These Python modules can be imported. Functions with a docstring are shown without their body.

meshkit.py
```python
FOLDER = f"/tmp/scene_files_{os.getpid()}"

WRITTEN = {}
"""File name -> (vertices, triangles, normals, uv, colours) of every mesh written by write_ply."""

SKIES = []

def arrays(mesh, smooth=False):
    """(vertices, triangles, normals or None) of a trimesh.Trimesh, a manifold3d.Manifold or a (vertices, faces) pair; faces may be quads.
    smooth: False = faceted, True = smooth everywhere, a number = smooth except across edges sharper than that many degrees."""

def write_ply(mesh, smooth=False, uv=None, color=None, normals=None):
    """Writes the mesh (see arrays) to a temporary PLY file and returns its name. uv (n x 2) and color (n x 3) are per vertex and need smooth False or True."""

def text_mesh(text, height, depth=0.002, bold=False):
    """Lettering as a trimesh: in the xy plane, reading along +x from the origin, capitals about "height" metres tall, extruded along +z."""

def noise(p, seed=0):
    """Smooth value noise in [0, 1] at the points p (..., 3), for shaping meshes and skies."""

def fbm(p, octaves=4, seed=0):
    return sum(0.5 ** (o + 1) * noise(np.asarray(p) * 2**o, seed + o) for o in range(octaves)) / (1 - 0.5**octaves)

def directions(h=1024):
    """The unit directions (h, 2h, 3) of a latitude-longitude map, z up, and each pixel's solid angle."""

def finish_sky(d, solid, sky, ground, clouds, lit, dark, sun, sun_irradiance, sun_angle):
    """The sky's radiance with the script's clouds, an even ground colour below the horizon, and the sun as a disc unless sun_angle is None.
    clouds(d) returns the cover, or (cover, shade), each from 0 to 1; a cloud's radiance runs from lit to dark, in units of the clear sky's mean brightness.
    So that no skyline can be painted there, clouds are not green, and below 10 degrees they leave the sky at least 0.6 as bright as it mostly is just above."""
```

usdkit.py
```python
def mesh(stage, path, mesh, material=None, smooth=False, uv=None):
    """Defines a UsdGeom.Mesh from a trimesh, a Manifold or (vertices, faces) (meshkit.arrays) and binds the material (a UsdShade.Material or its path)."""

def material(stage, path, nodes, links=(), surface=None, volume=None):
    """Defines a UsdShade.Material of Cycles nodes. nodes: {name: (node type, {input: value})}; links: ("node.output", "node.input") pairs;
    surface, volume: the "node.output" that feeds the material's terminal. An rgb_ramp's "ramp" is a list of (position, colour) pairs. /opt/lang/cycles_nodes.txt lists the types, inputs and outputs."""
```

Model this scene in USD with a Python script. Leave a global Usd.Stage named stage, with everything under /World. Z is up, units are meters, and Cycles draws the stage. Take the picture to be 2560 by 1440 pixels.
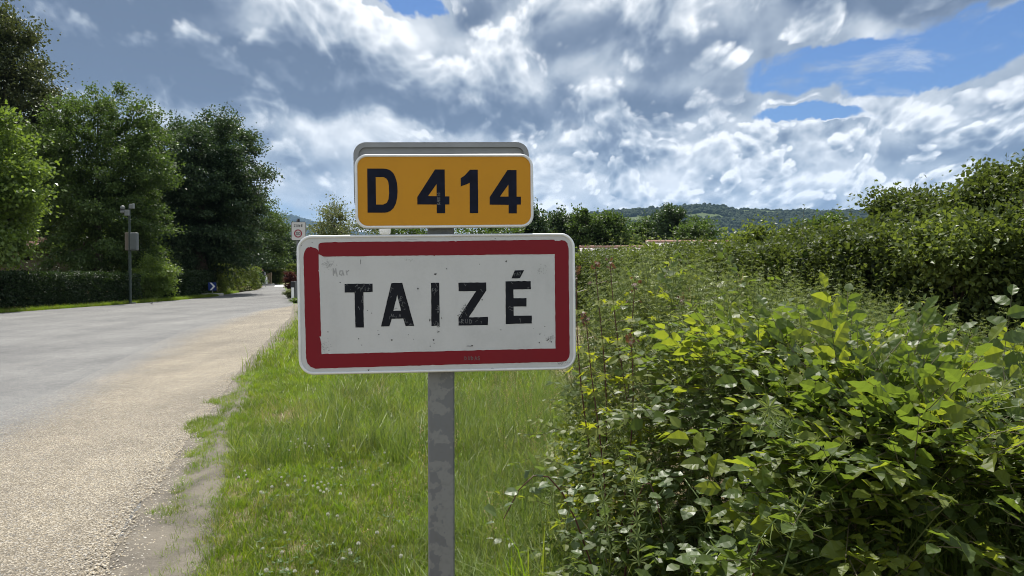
import math, numpy as np, trimesh, usdkit, meshkit, manifold3d
from shapely.geometry import Polygon, LineString, Point, box as sbox
from shapely.ops import unary_union
from shapely import affinity
from pxr import Usd, UsdGeom, UsdLux, UsdShade, Gf, Sdf, Vt

stage = Usd.Stage.CreateInMemory()
UsdGeom.SetStageUpAxis(stage, 'Z'); UsdGeom.SetStageMetersPerUnit(stage, 1.0)
UsdGeom.Xform.Define(stage, '/World'); UsdGeom.Scope.Define(stage, '/World/Looks')

# ------------------------------------------------------------------ camera
F, EYE, HOR = 1934.0, 1.6, 674.0          # focal length in photo pixels, eye height, horizon row
cam = UsdGeom.Camera.Define(stage, '/World/camera')
cam.CreateHorizontalApertureAttr(36.0); cam.CreateFocalLengthAttr(36.0 * F / 2560)
cam.CreateClippingRangeAttr((0.05, 40000.0))
cam.AddTranslateOp().Set((0, 0, EYE)); cam.AddRotateXOp().Set(90 - math.degrees(math.atan((720 - HOR) / F)))
cam.CreateExposureAttr(0.63)

# ------------------------------------------------------------------ sun and sky
SUN_EL, SUN_AZ = math.radians(63), math.radians(-5)
sun = UsdLux.DistantLight.Define(stage, '/World/sun')
sun.CreateIntensityAttr(1.25); sun.CreateNormalizeAttr(True); sun.CreateAngleAttr(0.5); sun.CreateColorAttr((1.0, 0.955, 0.88))
sun.AddRotateZOp().Set(-math.degrees(SUN_AZ)); sun.AddRotateXOp().Set(-(90 - math.degrees(SUN_EL)))

class G:
    def __init__(s): s.n={}; s.l=[]; s.k=0
    def add(s,kind,ins=None,**links):
        s.k+=1; name=f"n{s.k}"; s.n[name]=(kind,dict(ins or {}))
        for inp,src in links.items(): s.put(name,inp,src)
        return name
    def put(s,name,inp,src):
        if isinstance(src,str): s.l.append((src,f"{name}.{inp}"))
        else: s.n[name][1][inp]=src
    def m(s,op,a,b=0.0,c=0.0,clamp=False):
        n=s.add('math',dict(math_type=op,use_clamp=clamp)); s.put(n,'value1',a); s.put(n,'value2',b); s.put(n,'value3',c); return n+'.value'
    def v(s,op,a,b=(0,0,0),c=(0,0,0)):
        n=s.add('vector_math',dict(math_type=op)); s.put(n,'vector1',a); s.put(n,'vector2',b); s.put(n,'vector3',c); return n
    def rng(s,x,a,b,c=0.0,d=1.0,t='smoothstep'):
        n=s.add('map_range',dict(range_type=t,from_min=a,from_max=b,to_min=c,to_max=d,clamp=True)); s.put(n,'value',x); return n+'.result'
    def mix(s,f,a,b,t='mix'):
        n=s.add('mix',dict(mix_type=t)); s.put(n,'fac',f); s.put(n,'color1',a); s.put(n,'color2',b); return n+'.color'
    def noise(s,vec,scale,detail=2.0,rough=0.5,dist=0.0,**k):
        n=s.add('noise_texture',dict(scale=scale,detail=detail,roughness=rough,distortion=dist,**k)); s.put(n,'vector',vec); return n
    def xyz(s,a,b,c=0.0):
        n=s.add('combine_xyz'); s.put(n,'x',a); s.put(n,'y',b); s.put(n,'z',c); return n+'.vector'

def sky_graph(EL,AZ,strength):
    g=G()
    sk=g.add('sky_texture',dict(sky_type='single_scattering',sun_disc=False,sun_elevation=EL,sun_rotation=AZ))
    tc=g.add('texture_coordinate')
    sp=g.add('separate_xyz',vector=tc+'.generated')
    az=g.m('arctan2',sp+'.x',sp+'.y'); el=g.m('arcsine',sp+'.z'); el=g.m('maximum',el,0.0)
    A0=g.xyz(az,el)                       # plain angles
    e=g.m('add',el,0.20)
    V=g.m('multiply',g.m('logarithm',e,2.718281828),1.40)
    P=g.xyz(g.m('multiply',az,g.m('add',3.9,g.m('multiply',el,-3.0))),V,0.0)
    warp=g.noise(P,2.0,2.0,0.5)
    P=g.v('multiply_add',g.v('subtract',warp+'.color',(.5,.5,.5))+'.vector',(.25,.20,0),P)+'.vector'
    def dens(p,sc,off,rough=0.45,vr=0.42,vd=3.0,wn=.75,wv=.45):
        p=g.v('add',p,off)+'.vector'
        n=g.noise(p,sc,6.0,rough)
        vo=g.add('voronoi_texture',dict(feature='f1',dimensions='2D',scale=sc*1.7,detail=vd,roughness=vr,lacunarity=2.3,use_normalize=True)); g.put(vo,'vector',p)
        return g.m('add',g.m('multiply',n+'.fac',wn),g.m('multiply',g.m('subtract',0.5,vo+'.distance'),wv))
    up=(0.012,0.075,0)
    def layer(sc,off,k=1.0,**kw):
        a_=dens(P,sc,off,**kw); b_=dens(P,sc,tuple(o+u*k for o,u in zip(off,up)),**kw)
        return a_,g.m('subtract',a_,b_)
    # placed weather: ellipses in azimuth / elevation, edges broken up by noise
    wn=g.noise(P,2.2,5.0,0.6)
    A=g.v('multiply_add',g.v('subtract',wn+'.color',(.5,.5,.5))+'.vector',(.22,.11,0),A0)+'.vector'
    def blob(x,y,rx,ry,soft=0.25):
        c=((x-1280)/1934,(674-y)/1934,0)
        q=g.v('multiply',g.v('subtract',A,c)+'.vector',(1934/rx,1934/ry,0))
        ln=g.v('length',q+'.vector')+'.value'
        return g.rng(ln,1.25,soft,0.0,1.0)
    def total(lst):
        r=None
        for (w,*b) in lst:
            t=g.m('multiply',blob(*b),w); r=t if r is None else g.m('add',r,t)
        return r
    gap=total([(1.0,2360,185,330,85),(1.0,2060,225,240,62),(.95,2000,318,190,24),(.85,1010,40,60,40),(.35,2480,250,110,40),(.75,1500,170,1,1)])
    low=total([(.9,740,545,240,55)])
    dark=total([(1.0,240,110,460,260),(.95,640,230,560,95),(.9,1000,285,330,45),(.75,1470,110,150,80),(.6,1700,150,120,75),(1.1,2230,40,330,85),(.8,1330,280,170,70),(.7,1620,300,150,70),(.5,1150,60,70,60),(.55,700,400,260,60),(.5,1500,400,220,40),(.45,2330,410,160,40)])
    bright=total([(.15,1750,440,800,110),(.5,760,330,300,60),(.9,860,70,280,110),(.55,1100,180,340,110),(.6,2130,330,600,45),(.5,1700,60,240,80),(.4,1560,470,700,60),(.5,1180,330,240,50)])
    fine=g.noise(P,9.0,6.0,0.6)
    ff=g.m('multiply',g.m('subtract',fine+'.fac',0.5),0.22)
    def shade(a_,r_,thr,wide,lift):
        thick=g.rng(a_,thr,thr+wide)
        t=g.m('add',g.m('subtract',lift,g.m('multiply',thick,0.52)),g.m('multiply',r_,4.0))
        t=g.m('add',t,ff)
        t=g.m('add',t,g.m('multiply',bright,0.20))
        return g.m('subtract',t,g.m('multiply',dark,0.62))
    RAMP=[(0.0,(.085,.115,.175)),(.25,(.135,.17,.235)),(.5,(.275,.315,.37)),(.75,(.47,.50,.535)),(1.0,(.74,.75,.76))]
    def colour(t): return g.add('rgb_ramp',dict(ramp=RAMP),fac=t)+'.color'
    a1,r1=layer(1.05,(0.4,0,0)); a2,r2=layer(1.7,(7.3,3.1,0),.6,rough=.49,vr=.5,wn=.62,wv=.72)
    back=colour(shade(a1,r1,0.25,0.5,0.79))
    # the nearer puffs
    m2=g.rng(g.m('subtract',a2,g.m('multiply',gap,0.60)),0.405,0.485)
    cloud=g.mix(m2,back,colour(shade(a2,g.m('multiply',r2,1.1),0.42,0.26,0.80)))
    a3,r3=layer(3.3,(2.7,9.1,0),.45,rough=.5,vr=.5,vd=2.0,wn=.55,wv=.8)
    lowz=g.m('multiply',g.rng(el,.24,.15),g.rng(el,.004,.03))
    m3=g.m('multiply',g.rng(a3,0.44,0.50),lowz)
    m3=g.m('multiply',m3,g.rng(az,-.22,-.08))
    cloud=g.mix(m3,cloud,colour(g.m('add',shade(a3,g.m('multiply',r3,1.0),0.44,0.22,0.78),0.02)))
    cover=g.m('maximum',g.rng(g.m('subtract',g.m('add',g.m('add',a1,ff),0.30),g.m('multiply',gap,0.72)),0.30,0.56),m2)
    wv_=g.noise(g.v('multiply',P,(1.0,2.4,1.0))+'.vector',2.3,7.0,.62)
    wisp=g.m('multiply',g.rng(g.m('add',wv_+'.fac',g.m('multiply',ff,.5)),.53,.74),.75)
    cover=g.m('maximum',cover,wisp)
    # blue of the clear sky, deep towards the horizon under the cloud deck
    clear=g.mix(1.0,sk+'.color',(3.9*.40,5.3*.48,7.4*.70),'multiply') if False else sk+'.color'
    sc=g.mix(1.0,sk+'.color',(.26,.40,.62),'multiply')
    far=g.rng(el,0.10,0.0)
    sc=g.mix(far,sc,(1.3,2.0,3.2))
    k=1.0/strength
    cl=g.add('vector_math',dict(math_type='scale',scale=k),vector1=cloud)
    cov=g.m('subtract',cover,g.m('multiply',low,0.62),clamp=True)
    col=g.mix(cov,sc,cl+'.vector')
    bg=g.add('background_shader',dict(strength=strength),color=col)
    return g,bg+'.background'

_g, _o = sky_graph(SUN_EL, SUN_AZ, 0.1)
dome = UsdLux.DomeLight.Define(stage, '/World/sky')
UsdShade.MaterialBindingAPI.Apply(dome.GetPrim()).Bind(usdkit.material(stage, '/World/Looks/sky_material', _g.n, _g.l, surface=_o))
dome.GetPrim().SetCustomDataByKey('kind', 'structure')

# ------------------------------------------------------------------ helpers
def W(px, py, d):
    """the point d metres ahead that the photo shows at (px, py)"""
    return np.array([(px - 1280) / F * d, d, EYE + (HOR - py) / F * d])
def GP(px, py):
    d = F * EYE / (py - HOR); return np.array([(px - 1280) / F * d, d])

used = {}
def fresh(parent, name):
    k = used.setdefault((parent, name), 0); used[(parent, name)] = k + 1
    return f'{parent}/{name}' + (f'_{k:03d}' if k else '')
def tag(p, label=None, cat=None, group=None, kind=None):
    for k, v in (('label', label), ('category', cat), ('group', group), ('kind', kind)):
        if v: p.SetCustomDataByKey(k, v)
    return p
origin = {}
def thing(name, at=(0, 0, 0), label=None, cat=None, group=None, kind=None):
    path = fresh('/World', name); x = UsdGeom.Xform.Define(stage, path); x.AddTranslateOp().Set(tuple(map(float, at)))
    origin[path] = np.array(at, float); tag(x.GetPrim(), label, cat, group, kind); return path
def root_of(path): return '/'.join(path.split('/')[:3])
def arr(m): return meshkit.arrays(m)[:2]
def part(parent, name, mesh, mat, smooth=False, label=None, kind=None, uv=None):
    """mesh in world coordinates; stored relative to its thing"""
    if hasattr(mesh, 'to_mesh') or isinstance(mesh, trimesh.Trimesh): mesh = arr(mesh)
    v, f = np.asarray(mesh[0], float), np.asarray(mesh[1], int)
    path = fresh(parent, name); o = origin.get(root_of(path), np.zeros(3))
    usdkit.mesh(stage, path, (v - o, f), M[mat], smooth=smooth, uv=uv)
    origin.setdefault(root_of(path), np.zeros(3))
    tag(stage.GetPrimAtPath(path), label, None, None, kind); return path
def solo(name, mesh, mat, label=None, cat=None, group=None, kind=None, smooth=False, uv=None):
    path = fresh('/World', name); usdkit.mesh(stage, path, arr(mesh) if not isinstance(mesh, tuple) else mesh, M[mat], smooth=smooth, uv=uv)
    tag(stage.GetPrimAtPath(path), label, cat, group, kind); return path

def cat_m(ms):
    vs, fs, n = [], [], 0
    for m in ms:
        if m is None: continue
        v, f = arr(m) if not isinstance(m, tuple) else (np.asarray(m[0]), np.asarray(m[1]))
        if f.shape[1] == 4: f = np.vstack([f[:, [0, 1, 2]], f[:, [0, 2, 3]]])
        vs.append(v); fs.append(f + n); n += len(v)
    return np.vstack(vs), np.vstack(fs)
def unit(a):
    a = np.asarray(a, float); return a / np.maximum(np.linalg.norm(a, axis=-1, keepdims=True), 1e-9)
def tube(pts, r, sides=6, closed=False, cap=True):
    p = np.asarray(pts, float); n = len(p); r = np.broadcast_to(r, (n,))
    t = unit((np.roll(p, -1, 0) - np.roll(p, 1, 0)) if closed else np.gradient(p, axis=0))
    a = np.zeros_like(p); up = np.array([0, 0, 1.0]) if abs(t[0][2]) < .9 else np.array([1.0, 0, 0])
    x = np.cross(t[0], up)
    for i in range(n):
        x = x - t[i] * (x @ t[i]); x = x / (np.linalg.norm(x) + 1e-9); a[i] = x
    b = np.cross(t, a); th = np.arange(sides) * 2 * np.pi / sides
    v = p[:, None] + r[:, None, None] * (np.cos(th)[None, :, None] * a[:, None] + np.sin(th)[None, :, None] * b[:, None])
    m = n if closed else n - 1
    i, j = np.meshgrid(np.arange(m), np.arange(sides), indexing='ij'); i2 = (i + 1) % n
    q = np.stack([i * sides + j, i * sides + (j + 1) % sides, i2 * sides + (j + 1) % sides, i2 * sides + j], -1).reshape(-1, 4)
    f = np.vstack([q[:, [0, 1, 2]], q[:, [0, 2, 3]]]); v = v.reshape(-1, 3)
    if cap and not closed:
        k = len(v); v = np.vstack([v, p[:1], p[-1:]]); s = np.arange(sides)
        f = np.vstack([f, np.stack([np.full(sides, k), (s + 1) % sides, s], 1), np.stack([np.full(sides, k + 1), (n - 1) * sides + s, (n - 1) * sides + (s + 1) % sides], 1)])
    return v, f
def bx(c, s, rz=0.0):
    m = trimesh.creation.box(s); m.apply_transform(trimesh.transformations.rotation_matrix(rz, [0, 0, 1])); m.apply_translation(c); return arr(m)
def rbox(c, s, r, rz=0.0, seg=8):
    """rounded box: hull of spheres"""
    h = np.maximum(np.array(s) / 2 - r, 1e-4)
    sp = [manifold3d.Manifold.sphere(r, seg).translate([x * h[0], y * h[1], z * h[2]]) for x in (-1, 1) for y in (-1, 1) for z in (-1, 1)]
    m = manifold3d.Manifold.batch_hull(sp); return arr(m.rotate([0, 0, math.degrees(rz)]).translate(list(map(float, c))))
def cyl(p, r, h, sec=16, r2=None):
    return arr(manifold3d.Manifold.cylinder(h, r, r if r2 is None else r2, sec).translate(list(map(float, p))))
def poly_tris(poly, step=None):
    v, f = trimesh.creation.triangulate_polygon(poly, engine='earcut'); return np.asarray(v), np.asarray(f)

def place(T, Fc, pos, fwd, up, s):
    """copies of the leaf template T (across, along, up) at every pos; returns one mesh"""
    pos, fwd, up = np.atleast_2d(pos), unit(np.atleast_2d(fwd)), np.atleast_2d(up); s = np.broadcast_to(s, (len(pos),))
    side = unit(np.cross(fwd, up)); u2 = np.cross(side, fwd)
    T = np.asarray(T)
    v = pos[:, None] + s[:, None, None] * (T[None, :, 0:1] * side[:, None] + T[None, :, 1:2] * fwd[:, None] + T[None, :, 2:3] * u2[:, None])
    f = (np.asarray(Fc)[None] + (np.arange(len(pos)) * len(T))[:, None, None]).reshape(-1, 3)
    return v.reshape(-1, 3), f

def ovate(st=7, width=.32, fold=.10, ridge=.02, droop=.12, serr=.06):
    t = np.linspace(0, 1, st); w = width * np.sin(np.pi * np.clip(t, 0, 1) ** .82) ** .85
    w = w * (1 + serr * np.where(np.arange(st) % 2, 1, -1)); w[0] = .01; w[-1] = .0
    zz = ridge * np.where(np.arange(st) % 2, 1, -1); zz[0] = zz[-1] = 0; dz = -droop * t ** 2
    mid = np.stack([0 * t, t, dz], 1); L = np.stack([-w, t - .02, dz + fold * w / width + zz], 1); R = np.stack([w, t - .02, dz + fold * w / width + zz], 1)
    f = []
    for i in range(st - 1):
        a, b = i, i + 1
        f += [[a, st + b, st + a], [a, b, st + b], [a, 2 * st + a, 2 * st + b], [a, 2 * st + b, b]]
    return np.vstack([mid, L, R]), np.array(f)
DIAMOND = (np.array([[0, 0, 0], [-.34, .45, .06], [0, 1, -.06], [.34, .45, .06]]), np.array([[0, 2, 1], [0, 3, 2]]))
def palmate():
    tips = [(-150, .28), (-118, .62), (-85, .30), (-52, .88), (-24, .42), (0, 1.0), (24, .42), (52, .88), (85, .30), (118, .62), (150, .28)]
    v = [[0, 0, 0]] + [[math.sin(math.radians(a)) * r * .6, math.cos(math.radians(a)) * r * .6 + .12, .05 * (r > .5) - .10 * r * r] for a, r in tips]
    return np.array(v), np.array([[0, i + 1, i] for i in range(1, len(tips))] )
LEAF_ELM = [ovate(7, .31, .10, .022, .10), ovate(7, .29, .04, .02, .25), ovate(7, .34, .16, .022, .02)]
LEAF_MID = [ovate(4, .33, .10, 0, .10, 0), ovate(4, .36, .02, 0, .22, 0)]
LEAF_MAPLE = palmate()

def instancer(name, protos, mats, pos, yaw, scale, tilt=None, which=None, kind='stuff', rng=None, parent='/World', label=None, cat=None):
    path = fresh(parent, name); pi = UsdGeom.PointInstancer.Define(stage, path); rel = pi.CreatePrototypesRel()
    for k, (m, mt) in enumerate(zip(protos, mats)):
        pp = f'{path}/shape_{k:03d}' if k else f'{path}/shape'
        usdkit.mesh(stage, pp, m, M[mt], smooth=False); rel.AddTarget(pp)
    n = len(pos); which = np.zeros(n, int) if which is None else which
    h = yaw / 2; q = np.stack([np.cos(h), 0 * h, 0 * h, np.sin(h)], 1)
    if tilt is not None:     # tilt about a horizontal axis, after the yaw
        ax, an = tilt; c, s = np.cos(an / 2), np.sin(an / 2); tq = np.stack([c, np.cos(ax) * s, np.sin(ax) * s, 0 * s], 1)
        a, b = tq, q
        q = np.stack([a[:, 0] * b[:, 0] - a[:, 1] * b[:, 1] - a[:, 2] * b[:, 2] - a[:, 3] * b[:, 3], a[:, 0] * b[:, 1] + a[:, 1] * b[:, 0] + a[:, 2] * b[:, 3] - a[:, 3] * b[:, 2],
                      a[:, 0] * b[:, 2] - a[:, 1] * b[:, 3] + a[:, 2] * b[:, 0] + a[:, 3] * b[:, 1], a[:, 0] * b[:, 3] + a[:, 1] * b[:, 2] - a[:, 2] * b[:, 1] + a[:, 3] * b[:, 0]], 1)
    pi.CreatePositionsAttr(Vt.Vec3fArray.FromNumpy(np.asarray(pos, np.float32)))
    pi.CreateProtoIndicesAttr(Vt.IntArray.FromNumpy(np.asarray(which, np.int32)))
    pi.CreateOrientationsAttr(Vt.QuathArray([Gf.Quath(float(a), float(b), float(c), float(d)) for a, b, c, d in q]))
    sc = np.asarray(scale, np.float32); sc = np.repeat(sc[:, None], 3, 1) if sc.ndim == 1 else sc
    pi.CreateScalesAttr(Vt.Vec3fArray.FromNumpy(sc))
    tag(pi.GetPrim(), label, cat, None, kind); return path

# ------------------------------------------------------------------ materials
M = {}
def mat(name, g, out): M[name] = usdkit.material(stage, f'/World/Looks/{name}', g.n, g.l, surface=out); return M[name]
def plain(name, col, rough=.6, metal=0.0, var=.15, scale=6.0, bump=0.0, bscale=60.0, spec=.5):
    """a colour with slight blotchy wear and fine relief"""
    g = G(); P = g.add('geometry')
    n = g.noise(P + '.position', scale, 5.0, .6)
    c = np.array(col); lo, hi = tuple(c * (1 - var)), tuple(np.minimum(c * (1 + var), 1))
    col_ = g.add('rgb_ramp', dict(ramp=[(.3, lo), (.7, hi)]), fac=n + '.fac') + '.color'
    p = g.add('principled_bsdf', dict(metallic=metal, specular_ior_level=spec), base_color=col_, roughness=g.rng(n + '.fac', .2, .8, rough * .85, min(1, rough * 1.12), 'linear'))
    if bump:
        b = g.noise(P + '.position', bscale, 4.0, .6)
        bb = g.add('bump', dict(strength=1.0, distance=bump), height=b + '.fac'); g.put(p, 'normal', bb + '.normal')
    return mat(name, g, p + '.BSDF')
def leafmat(name, ramp, trans, rough=.42, tw=.42, inst=False, veins=False, patch=0.0, pscale=1.2, spec=.28):
    g = G(); geo = g.add('geometry'); r = geo + '.random_per_island'
    if inst:
        oi = g.add('object_info'); r = g.m('fraction', g.m('add', r, oi + '.random'))
    n = len(ramp); col = g.add('rgb_ramp', dict(ramp=[(i / max(n - 1, 1), c) for i, c in enumerate(ramp)]), fac=r) + '.color'
    if patch:
        nz = g.noise(geo + '.position', pscale, 3.0, .5)
        col = g.mix(1.0, col, g.add('rgb_ramp', dict(ramp=[(.3, (1 - patch,) * 3), (.7, (1 + patch, 1 + patch, 1 + patch * .6))]), fac=nz + '.fac') + '.color', 'multiply')
    p = g.add('principled_bsdf', dict(roughness=rough, specular_ior_level=spec), base_color=col)
    tc = g.mix(1.0, col, trans, 'multiply')
    t = g.add('translucent_bsdf', {}, color=tc)
    mx = g.add('mix_closure', dict(fac=tw), closure1=p + '.BSDF', closure2=t + '.BSDF')
    return mat(name, g, mx + '.closure')

# foliage colours
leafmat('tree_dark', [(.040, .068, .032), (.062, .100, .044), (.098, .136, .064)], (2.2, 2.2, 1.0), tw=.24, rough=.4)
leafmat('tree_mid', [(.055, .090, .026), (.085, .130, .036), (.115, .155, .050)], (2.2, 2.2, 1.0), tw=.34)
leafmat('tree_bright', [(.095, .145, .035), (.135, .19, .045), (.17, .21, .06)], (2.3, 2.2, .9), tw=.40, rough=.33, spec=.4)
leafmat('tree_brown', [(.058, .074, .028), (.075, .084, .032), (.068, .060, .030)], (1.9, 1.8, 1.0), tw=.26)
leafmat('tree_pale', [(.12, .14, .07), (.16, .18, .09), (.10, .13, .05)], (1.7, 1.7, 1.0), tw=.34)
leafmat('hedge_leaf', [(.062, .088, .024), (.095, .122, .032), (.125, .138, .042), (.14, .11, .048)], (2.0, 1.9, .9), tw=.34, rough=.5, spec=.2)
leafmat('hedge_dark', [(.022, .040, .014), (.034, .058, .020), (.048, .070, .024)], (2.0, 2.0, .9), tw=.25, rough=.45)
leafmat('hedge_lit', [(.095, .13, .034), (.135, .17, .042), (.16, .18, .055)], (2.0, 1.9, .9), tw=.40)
leafmat('red_leaf', [(.085, .03, .026), (.07, .045, .03), (.06, .07, .03)], (1.8, 1.5, 1.0), tw=.3)
leafmat('elm_leaf', [(.075, .112, .030), (.115, .155, .040), (.15, .18, .052), (.095, .132, .050)], (2.35, 2.25, .8), tw=.46, rough=.44, spec=.34)
leafmat('elm_young', [(.13, .165, .036), (.18, .20, .045), (.125, .17, .042)], (2.4, 2.25, .7), tw=.50, rough=.45)
leafmat('elm_tip', [(.18, .12, .06), (.15, .13, .05)], (2.0, 1.7, .9), tw=.42)
leafmat('bramble_leaf', [(.085, .125, .048), (.095, .135, .055), (.080, .12, .036)], (2.1, 2.1, .9), tw=.34, rough=.42, spec=.38)
leafmat('maple_leaf', [(.17, .20, .035), (.24, .24, .045), (.13, .175, .035)], (2.2, 2.05, .6), tw=.48)
leafmat('maple_red', [(.10, .055, .035), (.15, .085, .045), (.075, .04, .03)], (1.7, 1.5, 1.0), tw=.3)
leafmat('cleaver', [(.11, .15, .05), (.145, .185, .065), (.18, .215, .09)], (2.0, 1.95, .9), tw=.34, inst=True)
leafmat('grass_short', [(.080, .128, .016), (.11, .16, .020), (.155, .185, .032), (.095, .145, .018), (.19, .18, .06)], (1.95, 2.25, .6), tw=.42, rough=.45, inst=True, patch=.28, pscale=1.1)
leafmat('grass_tall', [(.080, .130, .030), (.115, .165, .045), (.165, .19, .075)], (2.0, 1.95, .9), tw=.38, rough=.45, inst=True, patch=.25, pscale=1.4)
leafmat('grass_dry', [(.30, .25, .13), (.36, .30, .17), (.22, .20, .10)], (1.6, 1.5, 1.1), tw=.3, inst=True)
leafmat('clover_leaf', [(.05, .10, .025), (.065, .12, .03)], (2.0, 2.0, .8), tw=.34, inst=True)
leafmat('petal', [(.55, .55, .48), (.64, .63, .57)], (1.1, 1.1, 1.05), tw=.3, rough=.7)
leafmat('forest', [(.014, .028, .013), (.022, .040, .017), (.032, .052, .020)], (1.5, 1.5, 1), tw=.05, rough=.8, inst=True, spec=.1)
leafmat('twig_red', [(.075, .03, .025), (.06, .035, .025)], (1, 1, 1), tw=.0)
plain('bark', (.075, .058, .042), .9, var=.4, scale=9, bump=.01, bscale=24)
plain('twig', (.10, .085, .045), .8, var=.3, scale=20)
plain('stem_green', (.11, .16, .045), .55, var=.2, scale=20)
# road furniture
plain('aluminium', (.62, .63, .64), .45, .45, var=.10, scale=14)
plain('rear_grey', (.20, .205, .21), .55, .15, var=.12, scale=9)
plain('black_film', (.008, .009, .013), .6, var=.3, scale=30, spec=.12)
plain('blue_black_film', (.007, .009, .020), .6, var=.3, scale=30, spec=.10)
plain('scratch_grey', (.10, .105, .11), .7, var=.3, scale=60)
plain('pencil_grey', (.26, .265, .27), .7, var=.15, scale=80)
plain('dirt_speck', (.07, .07, .07), .8, var=.4, scale=80)
plain('white_paint', (.78, .78, .76), .5, var=.06, scale=8)
plain('white_road_paint', (.70, .70, .67), .75, var=.12, scale=5)
plain('sign_white_far', (.50, .48, .46), .5, var=.04, scale=4)
plain('sign_red_far', (.24, .02, .035), .5, var=.1)
plain('sign_blue', (.015, .035, .16), .5, var=.1)
plain('dark_green_metal', (.018, .030, .026), .45, .1, var=.2, scale=10)
plain('dark_metal', (.022, .024, .027), .5, .3, var=.2, scale=10)
plain('box_grey', (.075, .085, .085), .55, var=.1, scale=5)
plain('box_pale', (.14, .15, .15), .5, var=.08, scale=5)
plain('black_plastic', (.012, .012, .014), .4, var=.2)
plain('wood', (.26, .20, .12), .85, var=.3, scale=16, bump=.003, bscale=40)
plain('concrete', (.33, .32, .29), .9, var=.2, scale=7, bump=.004, bscale=50)
plain('roof_tile', (.34, .20, .15), .85, var=.3, scale=3.0)
plain('roof_pale', (.42, .40, .39), .8, var=.18, scale=1.5)
plain('render_wall', (.56, .54, .50), .9, var=.12, scale=1.2)
plain('dark_wall', (.12, .10, .08), .9, var=.2, scale=1.2)
plain('skin', (.42, .26, .19), .5, var=.06)
plain('hair', (.02, .015, .012), .5, var=.2)
plain('jacket', (.030, .033, .042), .8, var=.2)
plain('shirt', (.34, .36, .38), .8, var=.1)
plain('trousers', (.016, .018, .026), .8, var=.2)
plain('bird_grey', (.16, .16, .17), .7, var=.3, scale=80)
def filmmat(name, col, dirt, rough=.45):
    """retroreflective sheeting: plain colour, a faint honeycomb, weather streaks and dirt"""
    g = G(); P = g.add('geometry'); pos = P + '.position'
    n = g.noise(pos, 5.0, 6.0, .65); st = g.noise(g.add('mapping', dict(scale=(14, 14, 1.6)), vector=pos) + '.vector', 1.0, 4.0, .6)
    fine = g.noise(pos, 160.0, 2.0, .5)
    k = g.m('add', g.rng(n + '.fac', .42, .72), g.m('multiply', g.rng(st + '.fac', .5, .75), .5)); k = g.m('multiply', k, .16)
    k = g.m('add', k, g.m('multiply', g.m('subtract', fine + '.fac', .5), .10), clamp=True)
    c = g.mix(k, col, dirt)
    vo = g.add('voronoi_texture', dict(scale=330.0, feature='distance_to_edge', dimensions='3D'), vector=pos)
    p = g.add('principled_bsdf', dict(roughness=rough, specular_ior_level=.2), base_color=c)
    b = g.add('bump', dict(strength=.25, distance=.0006), height=vo + '.distance'); g.put(p, 'normal', b + '.normal')
    return mat(name, g, p + '.BSDF')
filmmat('sign_white', (.45, .455, .46), (.20, .205, .21))
filmmat('sign_yellow', (.46, .215, .014), (.30, .14, .02))
filmmat('sign_red', (.155, .006, .013), (.11, .012, .02))
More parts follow.
